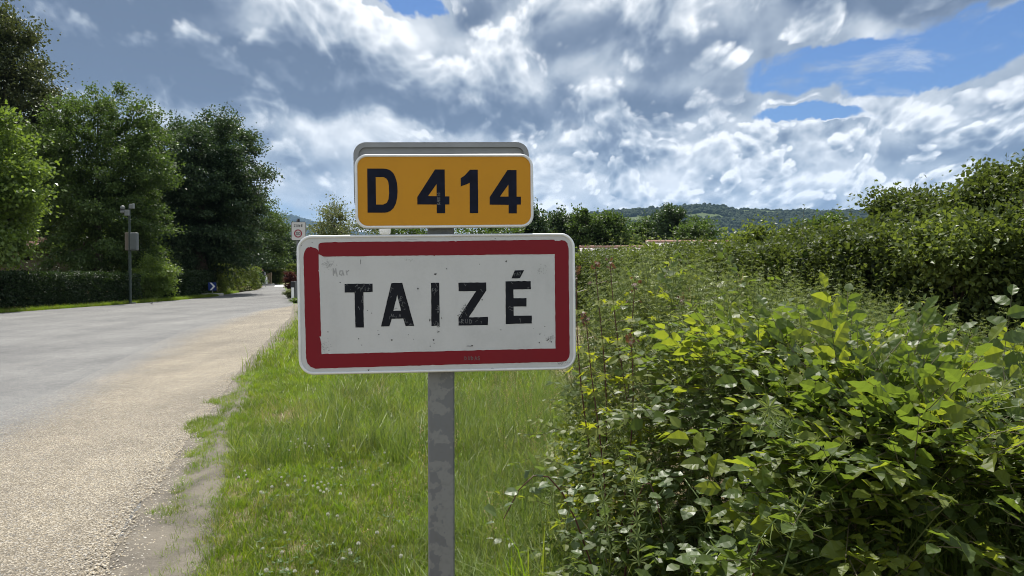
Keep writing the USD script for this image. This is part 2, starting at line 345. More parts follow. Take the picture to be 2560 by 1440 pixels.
def zinc():
    """galvanised steel: dull spangle patches with ragged edges over darker bare areas"""
    g = G(); pos = g.add('geometry') + '.position'
    w = g.noise(pos, 30.0, 4.0, .6)
    q = g.v('multiply_add', g.v('subtract', w + '.color', (.5, .5, .5)) + '.vector', (.02, .02, .03), pos) + '.vector'
    n = g.noise(q, 19.0, 3.0, .55); n2 = g.noise(q, 55.0, 4.0, .6); n3 = g.noise(pos, 3.0, 3.0, .5)
    a = g.rng(g.m('add', n + '.fac', g.m('multiply', g.m('subtract', n3 + '.fac', .5), .35)), .47, .50)
    a = g.m('multiply', a, g.rng(n2 + '.fac', .30, .36))
    c = g.mix(a, (.125, .132, .143), (.185, .19, .188))
    c = g.mix(g.rng(n2 + '.fac', .45, .7, 0, .35), c, (.11, .115, .115))
    p = g.add('principled_bsdf', dict(metallic=.25), base_color=c, roughness=g.rng(a, 0, 1, .42, .62))
    return mat('zinc', g, p + '.BSDF')
zinc()
def chipmat(name, tones, gap, scale, blend_to=None, dist=.006):
    """surface dressing: stone chips in bitumen; with blend_to, thins out over older grey asphalt along u of the strip"""
    g = G(); pos = g.add('geometry') + '.position'
    vo = g.add('voronoi_texture', dict(scale=scale, feature='f1', dimensions='3D', randomness=1.0), vector=pos)
    s = g.add('separate_color', {}, color=vo + '.color')
    c = g.add('rgb_ramp', dict(ramp=tones), fac=s + '.r') + '.color'
    c = g.mix(g.rng(vo + '.distance', .42, .75), c, gap)
    big = g.noise(pos, .55, 5.0, .6); mid = g.noise(pos, 5.0, 4.0, .6)
    c = g.mix(1.0, c, g.add('rgb_ramp', dict(ramp=[(.3, (.78, .78, .79)), (.7, (1.15, 1.15, 1.13))]), fac=big + '.fac') + '.color', 'multiply')
    c = g.mix(1.0, c, g.add('rgb_ramp', dict(ramp=[(.3, (.88, .88, .88)), (.7, (1.10, 1.10, 1.10))]), fac=mid + '.fac') + '.color', 'multiply')
    trk = g.noise(g.add('mapping', dict(rotation=(0, 0, -.12), scale=(1.1, .09, 1)), vector=pos) + '.vector', 1.0, 5.0, .62)
    c = g.mix(1.0, c, g.add('rgb_ramp', dict(ramp=[(.32, (.80, .80, .81)), (.55, (1, 1, 1)), (.72, (1.14, 1.13, 1.11))]), fac=trk + '.fac') + '.color', 'multiply')
    if blend_to:
        uv = g.add('uvmap', {}); u = g.add('separate_xyz', vector=uv + '.UV') + '.x'
        edge = g.noise(g.add('mapping', dict(scale=(1, .35, 1)), vector=pos) + '.vector', 1.1, 5.0, .6)
        e = g.m('add', u, g.m('multiply', g.m('subtract', edge + '.fac', .5), .55))
        f = g.rng(e, .02, .42)
        f = g.rng(g.m('add', f, g.m('multiply', g.m('subtract', s + '.g', .5), 1.2)), .35, .65)
        c2 = g.add('rgb_ramp', dict(ramp=blend_to), fac=s + '.r') + '.color'
        c2 = g.mix(1.0, c2, g.add('rgb_ramp', dict(ramp=[(.3, (.86, .86, .87)), (.7, (1.1, 1.1, 1.1))]), fac=big + '.fac') + '.color', 'multiply')
        c = g.mix(f, c2, c)
    p = g.add('principled_bsdf', dict(roughness=.85, specular_ior_level=.35), base_color=c)
    b = g.add('bump', dict(strength=1.0, distance=dist, invert=True), height=vo + '.distance'); g.put(p, 'normal', b + '.normal')
    return mat(name, g, p + '.BSDF')
GREY = [(0, (.105, .105, .105)), (.4, (.148, .148, .146)), (.75, (.19, .188, .182)), (1, (.31, .305, .29))]
TAN = [(0, (.145, .12, .088)), (.3, (.25, .212, .155)), (.65, (.33, .285, .215)), (1, (.54, .49, .405))]
chipmat('asphalt', GREY, (.12, .12, .12), 95.0, dist=.003)
chipmat('chipseal', TAN, (.10, .086, .066), 100.0, blend_to=GREY, dist=.007)
def soilmat(name, a, b, c3, scale, bump):
    g = G(); pos = g.add('geometry') + '.position'
    n = g.noise(pos, scale, 6.0, .65); f = g.noise(pos, scale * 14, 5.0, .7)
    c = g.mix(g.rng(n + '.fac', .38, .62), a, b); c = g.mix(g.rng(f + '.fac', .55, .72, 0, .6), c, c3)
    p = g.add('principled_bsdf', dict(roughness=.95, specular_ior_level=.2), base_color=c)
    bb = g.add('bump', dict(strength=1.0, distance=bump), height=g.m('add', f + '.fac', g.m('multiply', n + '.fac', .25))); g.put(p, 'normal', bb + '.normal')
    return mat(name, g, p + '.BSDF')
soilmat('dirt', (.14, .125, .105), (.20, .178, .145), (.28, .255, .21), 3.2, .022)
soilmat('soil', (.13, .105, .06), (.20, .16, .09), (.28, .23, .13), 1.6, .02)
soilmat('meadow', (.07, .105, .025), (.11, .14, .04), (.09, .11, .03), .02, .2)
soilmat('hill_field', (.050, .075, .022), (.075, .10, .03), (.06, .085, .025), .004, .5)

# ------------------------------------------------------------------ ground, road, shoulder, dirt strip
rng = np.random.default_rng(11)
def interp_line(pts):
    p = np.array(pts, float); p = p[np.argsort(p[:, 1])]; return lambda d: np.interp(d, p[:, 1], p[:, 0])
xr_pts = [(-1.15, -8), (-1.45, 0), (-2.15, 4.04), (-2.43, 4.94), (-2.80, 6.37), (-3.40, 8.94), (-4.09, 11.6), (-4.85, 14.7), (-6.36, 21.2), (-7.3, 25.6), (-9.6, 34), (-13.4, 46.9), (-22.2, 75), (-31, 100), (-48, 140)]
xg_pts = [(-.85, -8), (-1.15, 0), (-1.78, 3.6), (-1.86, 4.04), (-2.05, 4.75), (-2.42, 5.9), (-2.58, 6.4), (-3.07, 7.65), (-3.40, 9.2), (-3.72, 10.3), (-4.55, 13.5), (-4.8, 15.0), (-6.2, 21.2), (-7.2, 25.6), (-9.4, 34), (-13.1, 46.9), (-21.6, 75), (-30, 100), (-47, 140)]
xl_pts = [(-19.5, -8), (-19.2, 20), (-18.9, 28.4), (-18.3, 32.9), (-17.6, 39.7), (-17.6, 45.5), (-18.7, 50.7), (-20.0, 60.7), (-23.8, 74), (-34, 100), (-52, 140)]
xb_pts = [(-3.6, -8), (-4.4, 0), (-5.2, 5), (-5.75, 8.7), (-6.0, 10.2), (-7.1, 14.3), (-8.5, 19.8), (-9.5, 26), (-10.0, 30.6), (-10.4, 34.5)]
xr, xg, xl, xb = map(interp_line, (xr_pts, xg_pts, xl_pts, xb_pts))
def strip(fa, fb, ds, n, z, zf=None):
    u = np.linspace(0, 1, n); a, b = fa(ds), fb(ds)
    x = a[:, None] * (1 - u) + b[:, None] * u; y = np.repeat(ds[:, None], n, 1); zz = np.full_like(x, z)
    if zf is not None: zz = zz + zf(x, y, u[None])
    v = np.stack([x, y, zz], -1).reshape(-1, 3); i, j = np.meshgrid(np.arange(len(ds) - 1), np.arange(n - 1), indexing='ij')
    q = np.stack([i * n + j, i * n + j + 1, (i + 1) * n + j + 1, (i + 1) * n + j], -1).reshape(-1, 4)
    uv = np.stack([np.repeat(u[None], len(ds), 0), np.repeat(ds[:, None], n, 1)], -1).reshape(-1, 2)
    return (v, np.vstack([q[:, [0, 1, 2]], q[:, [0, 2, 3]]])), uv
S = 9000
solo('ground', (np.array([[-S, -400, -.03], [S, -400, -.03], [S, 14000, -.03], [-S, 14000, -.03]], float), np.array([[0, 1, 2], [0, 2, 3]])), 'meadow', kind='structure')
ds = np.concatenate([np.arange(-8, 30, .5), np.arange(30, 141, 2.0)])
m, uv = strip(xl, xr, ds, 12, 0.0); solo('road', m, 'asphalt', kind='structure')
ds2 = np.concatenate([np.arange(-8, 34.6, .25)])
def wob(d): return .10 * np.sin(d * 2.3) * np.exp(-((d - 10) / 14) ** 2) + .12 * (meshkit.noise(np.stack([d * 1.9, 0 * d, 0 * d], -1)) - .5)
xr2 = lambda d: xr(d) + wob(d) * .6
def hump(x, y, u): return .03 * np.exp(-((y - 29.5 - .15 * x) / .55) ** 2) * np.clip(u * 3, 0, 1) * np.clip((1 - u) * 6, 0, 1)
xb_end = lambda d: np.where(d > 30, xb(d) + (xr(d) - xb(d)) * ((d - 30) / 4.6) ** 1.5, xb(d))
m, uv = strip(xb_end, xr2, ds2, 14, .004, hump); solo('road_shoulder', m, 'chipseal', kind='structure', uv=uv)
# bare dirt along the edge of the dressing, with a low crumbly lip against the grass
def lip(x, y, u):
    n = meshkit.fbm(np.stack([x * 5, y * 5, 0 * x], -1), 4, 3)
    return .05 * np.exp(-((u - .80) / .16) ** 2) * (.35 + n) + .010 * (meshkit.fbm(np.stack([x * 14, y * 14, 0 * x], -1), 3, 5) - .5)
m, uv = strip(lambda d: xr(d) - .22 + 0 * d, lambda d: xg(d) + .30, np.arange(-4, 36, .08), 26, -.004, lambda x, y, u: lip(x, y, u) + .030 * np.clip((u - .10) / .25, 0, 1) - .012)
solo('dirt_strip', m, 'dirt', kind='structure', smooth=True)
def vz(x, y): return .035 + .05 * (meshkit.fbm(np.stack([np.asarray(x) * .9, np.asarray(y) * .9, 0 * np.asarray(x)], -1), 3, 9) - .4) + .05 * np.clip((np.asarray(x) + 1.2) / 3, 0, 1)
m, uv = strip(lambda d: xg(d) + .08, lambda d: 9 + 0 * d, np.concatenate([np.arange(-6, 14, .2), np.arange(14, 141, 1.0)]), 60, 0.0, lambda x, y, u: np.where(u < .001, -.03, vz(x, y)))
solo('verge', m, 'soil', kind='structure', smooth=True)
m, uv = strip(lambda d: -120 + 0 * d, lambda d: xl(d) + .05, np.arange(-8, 141, 2.0), 40, 0.0, lambda x, y, u: np.where(u > .999, -.02, .03 + .04 * u))
solo('far_verge', m, 'soil', kind='structure')
# loose chips thrown to the edge
n = 5200; d = 2.9 + 9 * rng.random(n) ** 1.6; off = np.abs(rng.normal(0, .11, n)) * np.where(rng.random(n) < .5, -1.2, 1.6)
px_ = xr(d) + off - .02
ok = (px_ < xg(d) + .05); d, px_ = d[ok], px_[ok]; n = len(d)
chip = []
for k in range(4):
    ic = trimesh.creation.icosphere(1, 1.0); v = np.array(ic.vertices); v *= 1 + .35 * (meshkit.noise(v * 1.7, k) - .5)[:, None]; v *= [1, .75, .5]; chip.append((v, np.array(ic.faces)))
M_chip = []
for k, c in enumerate([(.52, .46, .36), (.38, .32, .23), (.28, .25, .21), (.44, .41, .36)]): plain(f'chip_{"abcd"[k]}', c, .85, var=.1)
instancer('loose_gravel', chip, ['chip_a', 'chip_b', 'chip_c', 'chip_d'], np.stack([px_, d, np.where(px_ > xr(d) - .15, .014, .006) + 0 * d], 1), rng.random(n) * 6.28, rng.uniform(.004, .0085, n), which=rng.integers(0, 4, n), label='pale loose stone chips scattered along the crumbled road edge', cat='gravel')
# white markings on the far crossing
for k, (x0, x1, lab) in enumerate(((686, 711, 'white painted block on the road beside the little wooden fence'), (714, 724, 'white painted block on the road nearest the red shrub'))):
    a, b, c, e = GP(x0, 717.3), GP(x1, 717.3), GP(x1 + 1, 712.2), GP(x0 + 2, 712.2)
    v = np.array([[*a, .008], [*b, .008], [*c, .008], [*e, .008]]); solo('road_marking', (v, np.array([[0, 1, 2], [0, 2, 3]])), 'white_road_paint', lab, 'road marking', 'white blocks painted at the far crossing')

# ------------------------------------------------------------------ hills
def hill(name, ridge, d0, d1, dn, xs, seed, matn, back=1.35):
    rp = np.array(ridge, float); gx = np.linspace(xs[0], xs[1], 260); gd = np.concatenate([np.linspace(d0, d1, dn), d1 * np.linspace(1.05, back, 8)])
    PX, D = np.meshgrid(gx, gd); X = (PX - 1280) / F * D; top = (HOR - np.interp(PX, rp[:, 0], rp[:, 1])) / F * d1
    t = np.clip((D - d0) / (d1 - d0), 0, 1); prof = t ** 1.15
    Z = top * np.where(D <= d1, prof, 1 - ((D - d1) / (d1 * (back - 1))) ** 2 * .6)
    nz = meshkit.fbm(np.stack([X / (d1 * .09), D / (d1 * .16), 0 * X], -1), 4, seed) - .5
    Z = Z + nz * top * .55 * np.sin(np.pi * np.clip(t, 0, 1)) ** 1.0 * (D <= d1)
    n = len(gx); v = np.stack([X, D, Z - .1], -1).reshape(-1, 3); i, j = np.meshgrid(np.arange(len(gd) - 1), np.arange(n - 1), indexing='ij')
    q = np.stack([i * n + j, i * n + j + 1, (i + 1) * n + j + 1, (i + 1) * n + j], -1).reshape(-1, 4)
    solo(name, (v, np.vstack([q[:, [0, 1, 2]], q[:, [0, 2, 3]]])), matn, kind='structure', smooth=True)
    from scipy.interpolate import RegularGridInterpolator
    return RegularGridInterpolator((gd, gx), Z, bounds_error=False, fill_value=None)
H1 = hill('hill', [(900, 660), (1200, 610), (1340, 565), (1420, 548), (1460, 540), (1520, 532), (1600, 527), (1700, 521), (1750, 516.5), (1800, 519), (1850, 525.5), (1880, 523.5), (1950, 528), (2050, 532), (2100, 531), (2200, 530), (2400, 526), (2560, 529), (2900, 540)], 1500, 2600, 46, (1000, 2900), 4, 'hill_field')
H2 = hill('far_hill', [(200, 600), (560, 556), (640, 553), (700, 541), (735, 543), (760, 550), (790, 560), (850, 577), (900, 586), (1000, 592), (1100, 600), (1300, 640)], 5200, 8500, 40, (150, 1350), 8, 'hill_field')
H3 = hill('low_hill', [(300, 640), (560, 625), (660, 606), (720, 602), (780, 606), (860, 612), (1000, 618), (1250, 650)], 1200, 2300, 30, (250, 1300), 15, 'hill_field')
crown0 = []
for k in range(3):
    ic = trimesh.creation.icosphere(2, 1.0); v = np.array(ic.vertices); v = v * (1 + .75 * (meshkit.fbm(v * 2.0 + k * 7, 3, k) - .5)[:, None]); v[:, 2] = v[:, 2] * .95 + .45; crown0.append((v, np.array(ic.faces)))
def forest(name, H, px0, px1, d0, d1, n, size, seed, label, field):
    r = np.random.default_rng(seed); px = r.uniform(px0, px1, n); d = np.sqrt(r.uniform(d0 ** 2, d1 ** 2, n)); X = (px - 1280) / F * d
    nz = meshkit.fbm(np.stack([X / 300, d / 150, 0 * X], -1), 3, seed); keep = nz < field
    X, d, px = X[keep], d[keep], px[keep]; z = H(np.stack([d, px], 1))
    s = size * r.uniform(.65, 1.25, len(X)); instancer(name, crown0, ['forest'] * 3, np.stack([X, d, z], 1), r.random(len(X)) * 6.28, np.stack([s, s, s * r.uniform(.8, 1.3, len(X))], 1), which=r.integers(0, 3, len(X)), label=label, cat='forest')
forest('hill_forest', H1, 1330, 2700, 1600, 2680, 15000, 7.5, 21, 'dark wood covering the long hill on the right behind the hedge', .585)
forest('far_forest', H2, 600, 1000, 5600, 8600, 6000, 17.0, 22, 'hazy blue wood covering the distant mountain above the end of the road', .60)
forest('low_forest', H3, 560, 1000, 1250, 2400, 3500, 7.0, 23, 'grey green wood on the low rise behind the speed zone sign', .62)

# ------------------------------------------------------------------ trees
def tree(name, label, base, top, rx, ry, lo, leafmat_, n_clump=150, per=170, leaf=.14, seed=0, trunk_r=.16, lump=.35, clump=.55, shape='round', group=None, brk='bark', cat='tree', up=.5):
    r = np.random.default_rng(seed); base = np.array(base, float); t = thing(name, base, label, cat, group)
    cz = (lo + top) / 2; rz = (top - lo) / 2; c = np.array([base[0], base[1], cz])
    dirs = unit(r.normal(size=(n_clump, 3))); rad = r.random(n_clump) ** .42
    if shape == 'full': dirs = dirs / (np.sum(np.abs(dirs) ** 3.2, axis=1, keepdims=True) ** (1 / 3.2))
    lumpy = 1 + lump * 2 * (meshkit.noise(dirs * 2.1 + seed * 3.7) - .5)
    off = dirs * (rad * lumpy)[:, None]
    wz = 1.0
    if shape == 'cone': wz = np.clip(1.15 - .62 * (off[:, 2:3] + 1) / 2 * 1.3, .25, 1.1)
    if shape == 'flat': wz = np.clip(1.0 - .25 * off[:, 2:3], .6, 1.2)
    cen = c + off * np.array([rx, ry, rz]) * np.concatenate([np.broadcast_to(wz, (n_clump, 1))] * 2 + [np.ones((n_clump, 1))], 1)
    # clumps are short sprays of leaves reaching outwards
    outw = unit(off * [1, 1, .6] + [0, 0, .15]); cs = clump * r.uniform(.6, 1.35, n_clump)
    k = per; a = r.normal(size=(n_clump, k, 3)) * .5
    pos = cen[:, None] + a * cs[:, None, None] * np.array([1, 1, .62]) + outw[:, None] * (r.random((n_clump, k, 1)) ** 2 * cs[:, None, None] * 1.5)
    pos = pos.reshape(-1, 3); out = np.repeat(outw, k, 0)
    fwd = unit(out * .8 + r.normal(size=pos.shape) * .7 + [0, 0, -.25]); upv = unit(r.normal(size=pos.shape) * .65 + [0, 0, 1.0 * up] + out * .4)
    T = DIAMOND
    part(t, 'crown', place(*T, pos, fwd, upv, leaf * r.uniform(.6, 1.25, len(pos))), leafmat_, kind='stuff')
    zt = lo + .45 * (top - lo); h = np.linspace(0, 1, 7); trk = base + np.stack([.25 * (r.random() - .5) * np.sin(h * 3), .25 * (r.random() - .5) * np.sin(h * 2.5), h * (zt - base[2])], 1)
    part(t, 'trunk', tube(trk, trunk_r * (1.25 - .75 * h), 8), brk, smooth=True)
    for kx in r.choice(n_clump, 7, replace=False):
        p0 = trk[r.integers(3, 7)]; p1 = cen[kx]; mid = (p0 + p1) / 2 + [0, 0, .12 * np.linalg.norm(p1 - p0)]
        part(t, 'limb', tube(np.array([p0, mid, p1]), trunk_r * np.array([.42, .3, .12]), 5), brk, smooth=True)
    return t
def ptree(name, label, px, d, ytop, ylo, wpx, mat_, ry=None, **k):
    """tree given by its place in the photo: centre column, distance, top and lowest foliage rows, half width in pixels"""
    rx = wpx / F * d; X = (px - 1280) / F * d
    return tree(name, label, (X, d, 0.0), EYE + (HOR - ytop) / F * d, rx, ry or rx, EYE + (HOR - ylo) / F * d, mat_, **k)
ptree('broadleaf_tree', 'bright yellow green tree with big glossy leaves cut off by the left edge', -25, 31, 285, 640, 100, 'tree_bright', n_clump=170, per=170, leaf=.17, seed=1, clump=.5)
ptree('broadleaf_tree', 'tallest brownish green tree rising behind the others at the far left', 20, 58, 40, 560, 150, 'tree_brown', n_clump=300, per=250, leaf=.23, seed=2, trunk_r=.3, shape='cone', clump=.85, lump=.3)
ptree('broadleaf_tree', 'broad mid green tree with drooping sprays behind the camera pole', 245, 41.5, 258, 690, 168, 'tree_mid', ry=2.7, n_clump=470, per=230, leaf=.14, seed=3, clump=.46, lump=.16, trunk_r=.22, shape='full')
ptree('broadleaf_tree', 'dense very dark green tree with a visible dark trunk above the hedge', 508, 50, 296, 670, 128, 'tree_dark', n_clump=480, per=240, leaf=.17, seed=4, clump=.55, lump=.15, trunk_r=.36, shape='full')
ptree('broadleaf_tree', 'lighter green tree leaning over the road just right of the darkest tree', 628, 84, 486, 672, 86, 'tree_mid', n_clump=230, per=170, leaf=.2, seed=5, clump=.6, trunk_r=.2)
ptree('broadleaf_tree', 'small dark tree at the end of the road behind the clipped hedge', 700, 98, 575, 690, 40, 'tree_dark', n_clump=70, per=130, leaf=.26, seed=6, clump=.7, trunk_r=.15)
ptree('broadleaf_tree', 'hazy dark tree furthest down the road left of the speed zone sign', 728, 150, 596, 676, 26, 'tree_dark', n_clump=60, per=110, leaf=.36, seed=16, clump=.9, trunk_r=.2)
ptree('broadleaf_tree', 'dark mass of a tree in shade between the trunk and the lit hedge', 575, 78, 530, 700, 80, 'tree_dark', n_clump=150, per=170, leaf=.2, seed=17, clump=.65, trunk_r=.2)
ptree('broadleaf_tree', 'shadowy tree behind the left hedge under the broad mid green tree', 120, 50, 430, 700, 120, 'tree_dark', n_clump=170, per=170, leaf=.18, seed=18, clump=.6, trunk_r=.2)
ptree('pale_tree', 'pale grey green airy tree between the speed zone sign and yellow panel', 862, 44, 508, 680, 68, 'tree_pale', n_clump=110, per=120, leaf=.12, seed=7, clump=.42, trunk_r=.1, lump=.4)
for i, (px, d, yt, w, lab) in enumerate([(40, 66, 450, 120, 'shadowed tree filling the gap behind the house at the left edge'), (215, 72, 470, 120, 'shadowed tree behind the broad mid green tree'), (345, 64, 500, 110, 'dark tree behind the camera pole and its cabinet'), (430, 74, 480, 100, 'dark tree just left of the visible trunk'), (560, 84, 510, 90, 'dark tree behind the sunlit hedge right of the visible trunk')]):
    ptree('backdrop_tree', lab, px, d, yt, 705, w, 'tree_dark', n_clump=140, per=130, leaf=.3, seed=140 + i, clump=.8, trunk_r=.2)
ptree('pale_tree', 'dark tree seen only through the slot right of the post', 1230, 48, 545, 690, 95, 'tree_mid', n_clump=110, per=120, leaf=.16, seed=28, clump=.45, trunk_r=.1, lump=.3)
ptree('pale_tree', 'pale tree seen only through the gap under the yellow panel', 1010, 47, 540, 690, 75, 'tree_mid', n_clump=110, per=120, leaf=.14, seed=27, clump=.45, trunk_r=.1, lump=.3)
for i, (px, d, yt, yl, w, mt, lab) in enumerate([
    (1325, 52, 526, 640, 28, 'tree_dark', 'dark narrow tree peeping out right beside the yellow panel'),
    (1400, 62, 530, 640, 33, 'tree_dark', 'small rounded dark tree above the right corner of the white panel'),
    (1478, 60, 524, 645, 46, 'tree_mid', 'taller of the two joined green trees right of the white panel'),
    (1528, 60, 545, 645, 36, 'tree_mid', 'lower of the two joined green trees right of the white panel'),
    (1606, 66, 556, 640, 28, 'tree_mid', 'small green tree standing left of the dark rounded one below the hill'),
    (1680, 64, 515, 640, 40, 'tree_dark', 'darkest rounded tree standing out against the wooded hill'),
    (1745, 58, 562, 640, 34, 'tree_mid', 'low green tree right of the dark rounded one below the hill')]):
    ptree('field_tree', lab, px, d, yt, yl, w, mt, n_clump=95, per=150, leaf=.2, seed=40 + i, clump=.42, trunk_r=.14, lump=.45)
# taller trees growing in and behind the right hedge
ptree('hedge_tree', 'tall bushy tree rising out of the hedge at the right edge', 2545, 8.6, 425, 640, 150, 'hedge_leaf', n_clump=170, per=210, leaf=.055, seed=61, clump=.17, trunk_r=.05, lump=.35)
ptree('hedge_tree', 'lower bush above the hedge left of the tall bushy tree', 2290, 9.6, 498, 620, 95, 'hedge_leaf', n_clump=110, per=170, leaf=.055, seed=62, clump=.16, trunk_r=.04, lump=.45)
ptree('hedge_tree', 'small round green bush standing above the middle of the right hedge', 2080, 17, 556, 650, 62, 'tree_mid', n_clump=90, per=150, leaf=.08, seed=63, clump=.18, trunk_r=.04, lump=.2)

for i, (px, d, yt, w, mt, lab) in enumerate([
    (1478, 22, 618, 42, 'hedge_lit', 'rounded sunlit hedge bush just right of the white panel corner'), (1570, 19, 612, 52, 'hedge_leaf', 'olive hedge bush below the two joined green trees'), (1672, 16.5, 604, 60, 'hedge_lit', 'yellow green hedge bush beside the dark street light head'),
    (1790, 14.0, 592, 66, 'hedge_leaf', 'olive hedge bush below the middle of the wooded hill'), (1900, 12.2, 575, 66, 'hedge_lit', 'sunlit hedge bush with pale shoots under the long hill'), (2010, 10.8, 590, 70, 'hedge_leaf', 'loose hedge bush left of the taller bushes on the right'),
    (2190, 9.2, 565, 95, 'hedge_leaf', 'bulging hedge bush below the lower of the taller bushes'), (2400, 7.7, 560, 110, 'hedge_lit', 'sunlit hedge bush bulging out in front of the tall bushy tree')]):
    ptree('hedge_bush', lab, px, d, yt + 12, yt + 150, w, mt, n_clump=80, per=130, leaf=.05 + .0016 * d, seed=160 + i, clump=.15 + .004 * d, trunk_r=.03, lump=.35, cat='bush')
# ------------------------------------------------------------------ hedges
def hedge(name, label, line, width, height, leaf, n, mat_, seed, depth=.30, top_noise=.25, stems=12, cat='hedge', group=None, z0=.05, topw=.75, upb=.5, upow=1.0, core=0, core_leaf=.1):
    """leaves through the outer skin of a long loose box that follows the line; shoots stand out of the top"""
    r = np.random.default_rng(seed); L = np.array(line, float); seg = np.linalg.norm(np.diff(L[:, :2], axis=0), axis=1); s = np.concatenate([[0], np.cumsum(seg)])
    t = thing(name, (*L[len(L) // 2][:2], 0), label, cat, group)
    def at(u): return np.stack([np.interp(u, s, L[:, 0]), np.interp(u, s, L[:, 1])], 1)
    tan = lambda u: unit(at(np.minimum(u + .05, s[-1])) - at(np.maximum(u - .05, 0)))
    hh = (lambda u: np.interp(u, s, height)) if np.ndim(height) else (lambda u: np.full(len(u), height))
    u = (r.random(n) ** upow) * s[-1]; side = r.random(n); h = hh(u)
    bump = lambda u, v, k: meshkit.fbm(np.stack([u * k, v * k, 0 * u], -1), 3, seed)
    W2 = width / 2
    top = side < .34; face = r.choice([-1, 1], n, p=[.72, .28] if upow > 1 else [.5, .5]); w = np.where(top, r.uniform(-W2, W2, n), face * W2)
    zz = np.where(top, h, z0 + (h - z0) * r.random(n) ** .85)
    lum = (bump(u, zz + face * 3, 1.4) - .5) * 2 * top_noise
    ins = r.random(n) ** 1.8 * depth
    w = np.where(top, w * (1 - .0 * ins), face * (W2 * (1 - (1 - topw) * (zz / h) ** 2) + lum - ins)); zz = np.where(top, h + (bump(u, w, 1.6) - .5) * 2 * top_noise - ins - .3 * (w / W2) ** 4 * (1 - topw), zz)
    p = at(u); tg = tan(u); nrm = np.stack([tg[:, 1], -tg[:, 0]], 1)
    pos = np.concatenate([p + nrm * w[:, None], zz[:, None]], 1)
    out = np.where(top[:, None], np.array([0, 0, 1.0]), np.concatenate([nrm * face[:, None], np.full((n, 1), .35)], 1))
    # sprays: neighbours share a direction
    ph = meshkit.noise(pos / (leaf * 5), seed + 1) * 12.0; wob_ = np.stack([np.cos(ph), np.sin(ph), .35 * np.sin(ph * 1.7)], 1)
    fwd = unit(out * .55 + wob_ * .7 + r.normal(size=pos.shape) * .45); upv = unit(r.normal(size=pos.shape) * .6 + [0, 0, upb] + out * .45)
    part(t, 'foliage', place(*DIAMOND, pos, fwd, upv, leaf * r.uniform(.55, 1.3, n)), mat_, kind='stuff')
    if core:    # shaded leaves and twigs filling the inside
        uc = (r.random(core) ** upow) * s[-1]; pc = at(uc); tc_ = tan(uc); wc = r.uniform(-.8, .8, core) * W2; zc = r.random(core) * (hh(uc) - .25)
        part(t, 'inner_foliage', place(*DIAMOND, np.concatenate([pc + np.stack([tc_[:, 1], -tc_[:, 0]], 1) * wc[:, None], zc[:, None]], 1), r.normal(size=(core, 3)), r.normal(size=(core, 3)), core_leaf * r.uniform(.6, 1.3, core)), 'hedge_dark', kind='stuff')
    # shoots
    ns = int(s[-1] * 5); us = r.random(ns) * s[-1]; b = at(us) + (r.random((ns, 1)) - .5) * width * .8 * np.stack([tan(us)[:, 1], -tan(us)[:, 0]], 1)
    P_, F_, U_ = [], [], []; tw = []
    for k in range(ns):
        hl = r.uniform(.10, .42) * min(1.0, hh(us[k:k + 1])[0] / 1.6); p0 = np.array([*b[k], hh(us[k:k + 1])[0] - .1]); dr = unit(np.array([r.normal() * .35, r.normal() * .35, 1.0]))
        q = p0 + dr * np.linspace(0, hl + .1, 12)[:, None]; tw.append(tube(q[[0, 6, 11]], [.004, .003, .0015], 3, cap=False))
        a = np.arange(12) * 2.4; P_.append(q); F_.append(np.stack([np.cos(a), np.sin(a), np.full(12, .5)], 1)); U_.append(np.tile(dr, (12, 1)) + .2)
    part(t, 'shoots', place(*DIAMOND, np.vstack(P_), np.vstack(F_), np.vstack(U_), leaf * r.uniform(.5, 1.0, ns * 12)), mat_, kind='stuff')
    part(t, 'shoot_stems', cat_m(tw), 'twig', kind='stuff')
    for k in range(stems):
        uu = r.random(1) * s[-1]; c = at(uu)[0]; hgt = hh(uu)[0] * .85; ang = r.random() * 6.28
        part(t, 'stem', tube(np.array([[c[0], c[1], 0], [c[0] + .1 * math.cos(ang), c[1] + .1 * math.sin(ang), hgt * .5], [c[0] + .3 * math.cos(ang), c[1] + .3 * math.sin(ang), hgt]]), [.03, .02, .008], 5), 'bark', smooth=True)
    return t
hedge('hedge', 'big loose field hedge running back on the right behind the weeds', [(8.2, 4.6), (6.6, 6.3), (5.0, 8.0), (4.25, 10.0), (3.75, 14), (3.1, 20), (2.5, 26), (1.4, 33)], 2.3, [2.15, 2.2, 2.1, 2.0, 1.95, 2.0, 2.05, 2.1], .058, 230000, 'hedge_leaf', 71, depth=.5, top_noise=.30, stems=26, upow=1.5, core=60000, core_leaf=.12)
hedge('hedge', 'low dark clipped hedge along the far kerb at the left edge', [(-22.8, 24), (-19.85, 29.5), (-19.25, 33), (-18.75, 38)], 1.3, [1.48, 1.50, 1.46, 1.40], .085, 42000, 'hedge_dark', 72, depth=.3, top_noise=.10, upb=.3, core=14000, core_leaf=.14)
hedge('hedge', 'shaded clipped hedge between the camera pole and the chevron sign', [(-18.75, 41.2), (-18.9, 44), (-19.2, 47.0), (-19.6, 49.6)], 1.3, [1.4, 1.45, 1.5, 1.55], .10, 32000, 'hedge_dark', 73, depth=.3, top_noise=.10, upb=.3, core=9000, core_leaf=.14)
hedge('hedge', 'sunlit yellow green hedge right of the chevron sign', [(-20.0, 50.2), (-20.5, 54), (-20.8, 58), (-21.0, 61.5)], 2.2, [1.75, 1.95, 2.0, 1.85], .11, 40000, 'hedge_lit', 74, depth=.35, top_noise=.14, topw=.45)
hedge('hedge', 'far clipped hedge beyond the crossing behind the wooden fence', [(-27.6, 86), (-25.8, 85), (-24.4, 84)], 1.8, [1.6, 1.6, 1.5], .16, 9000, 'hedge_lit', 75, depth=.4, top_noise=.12)
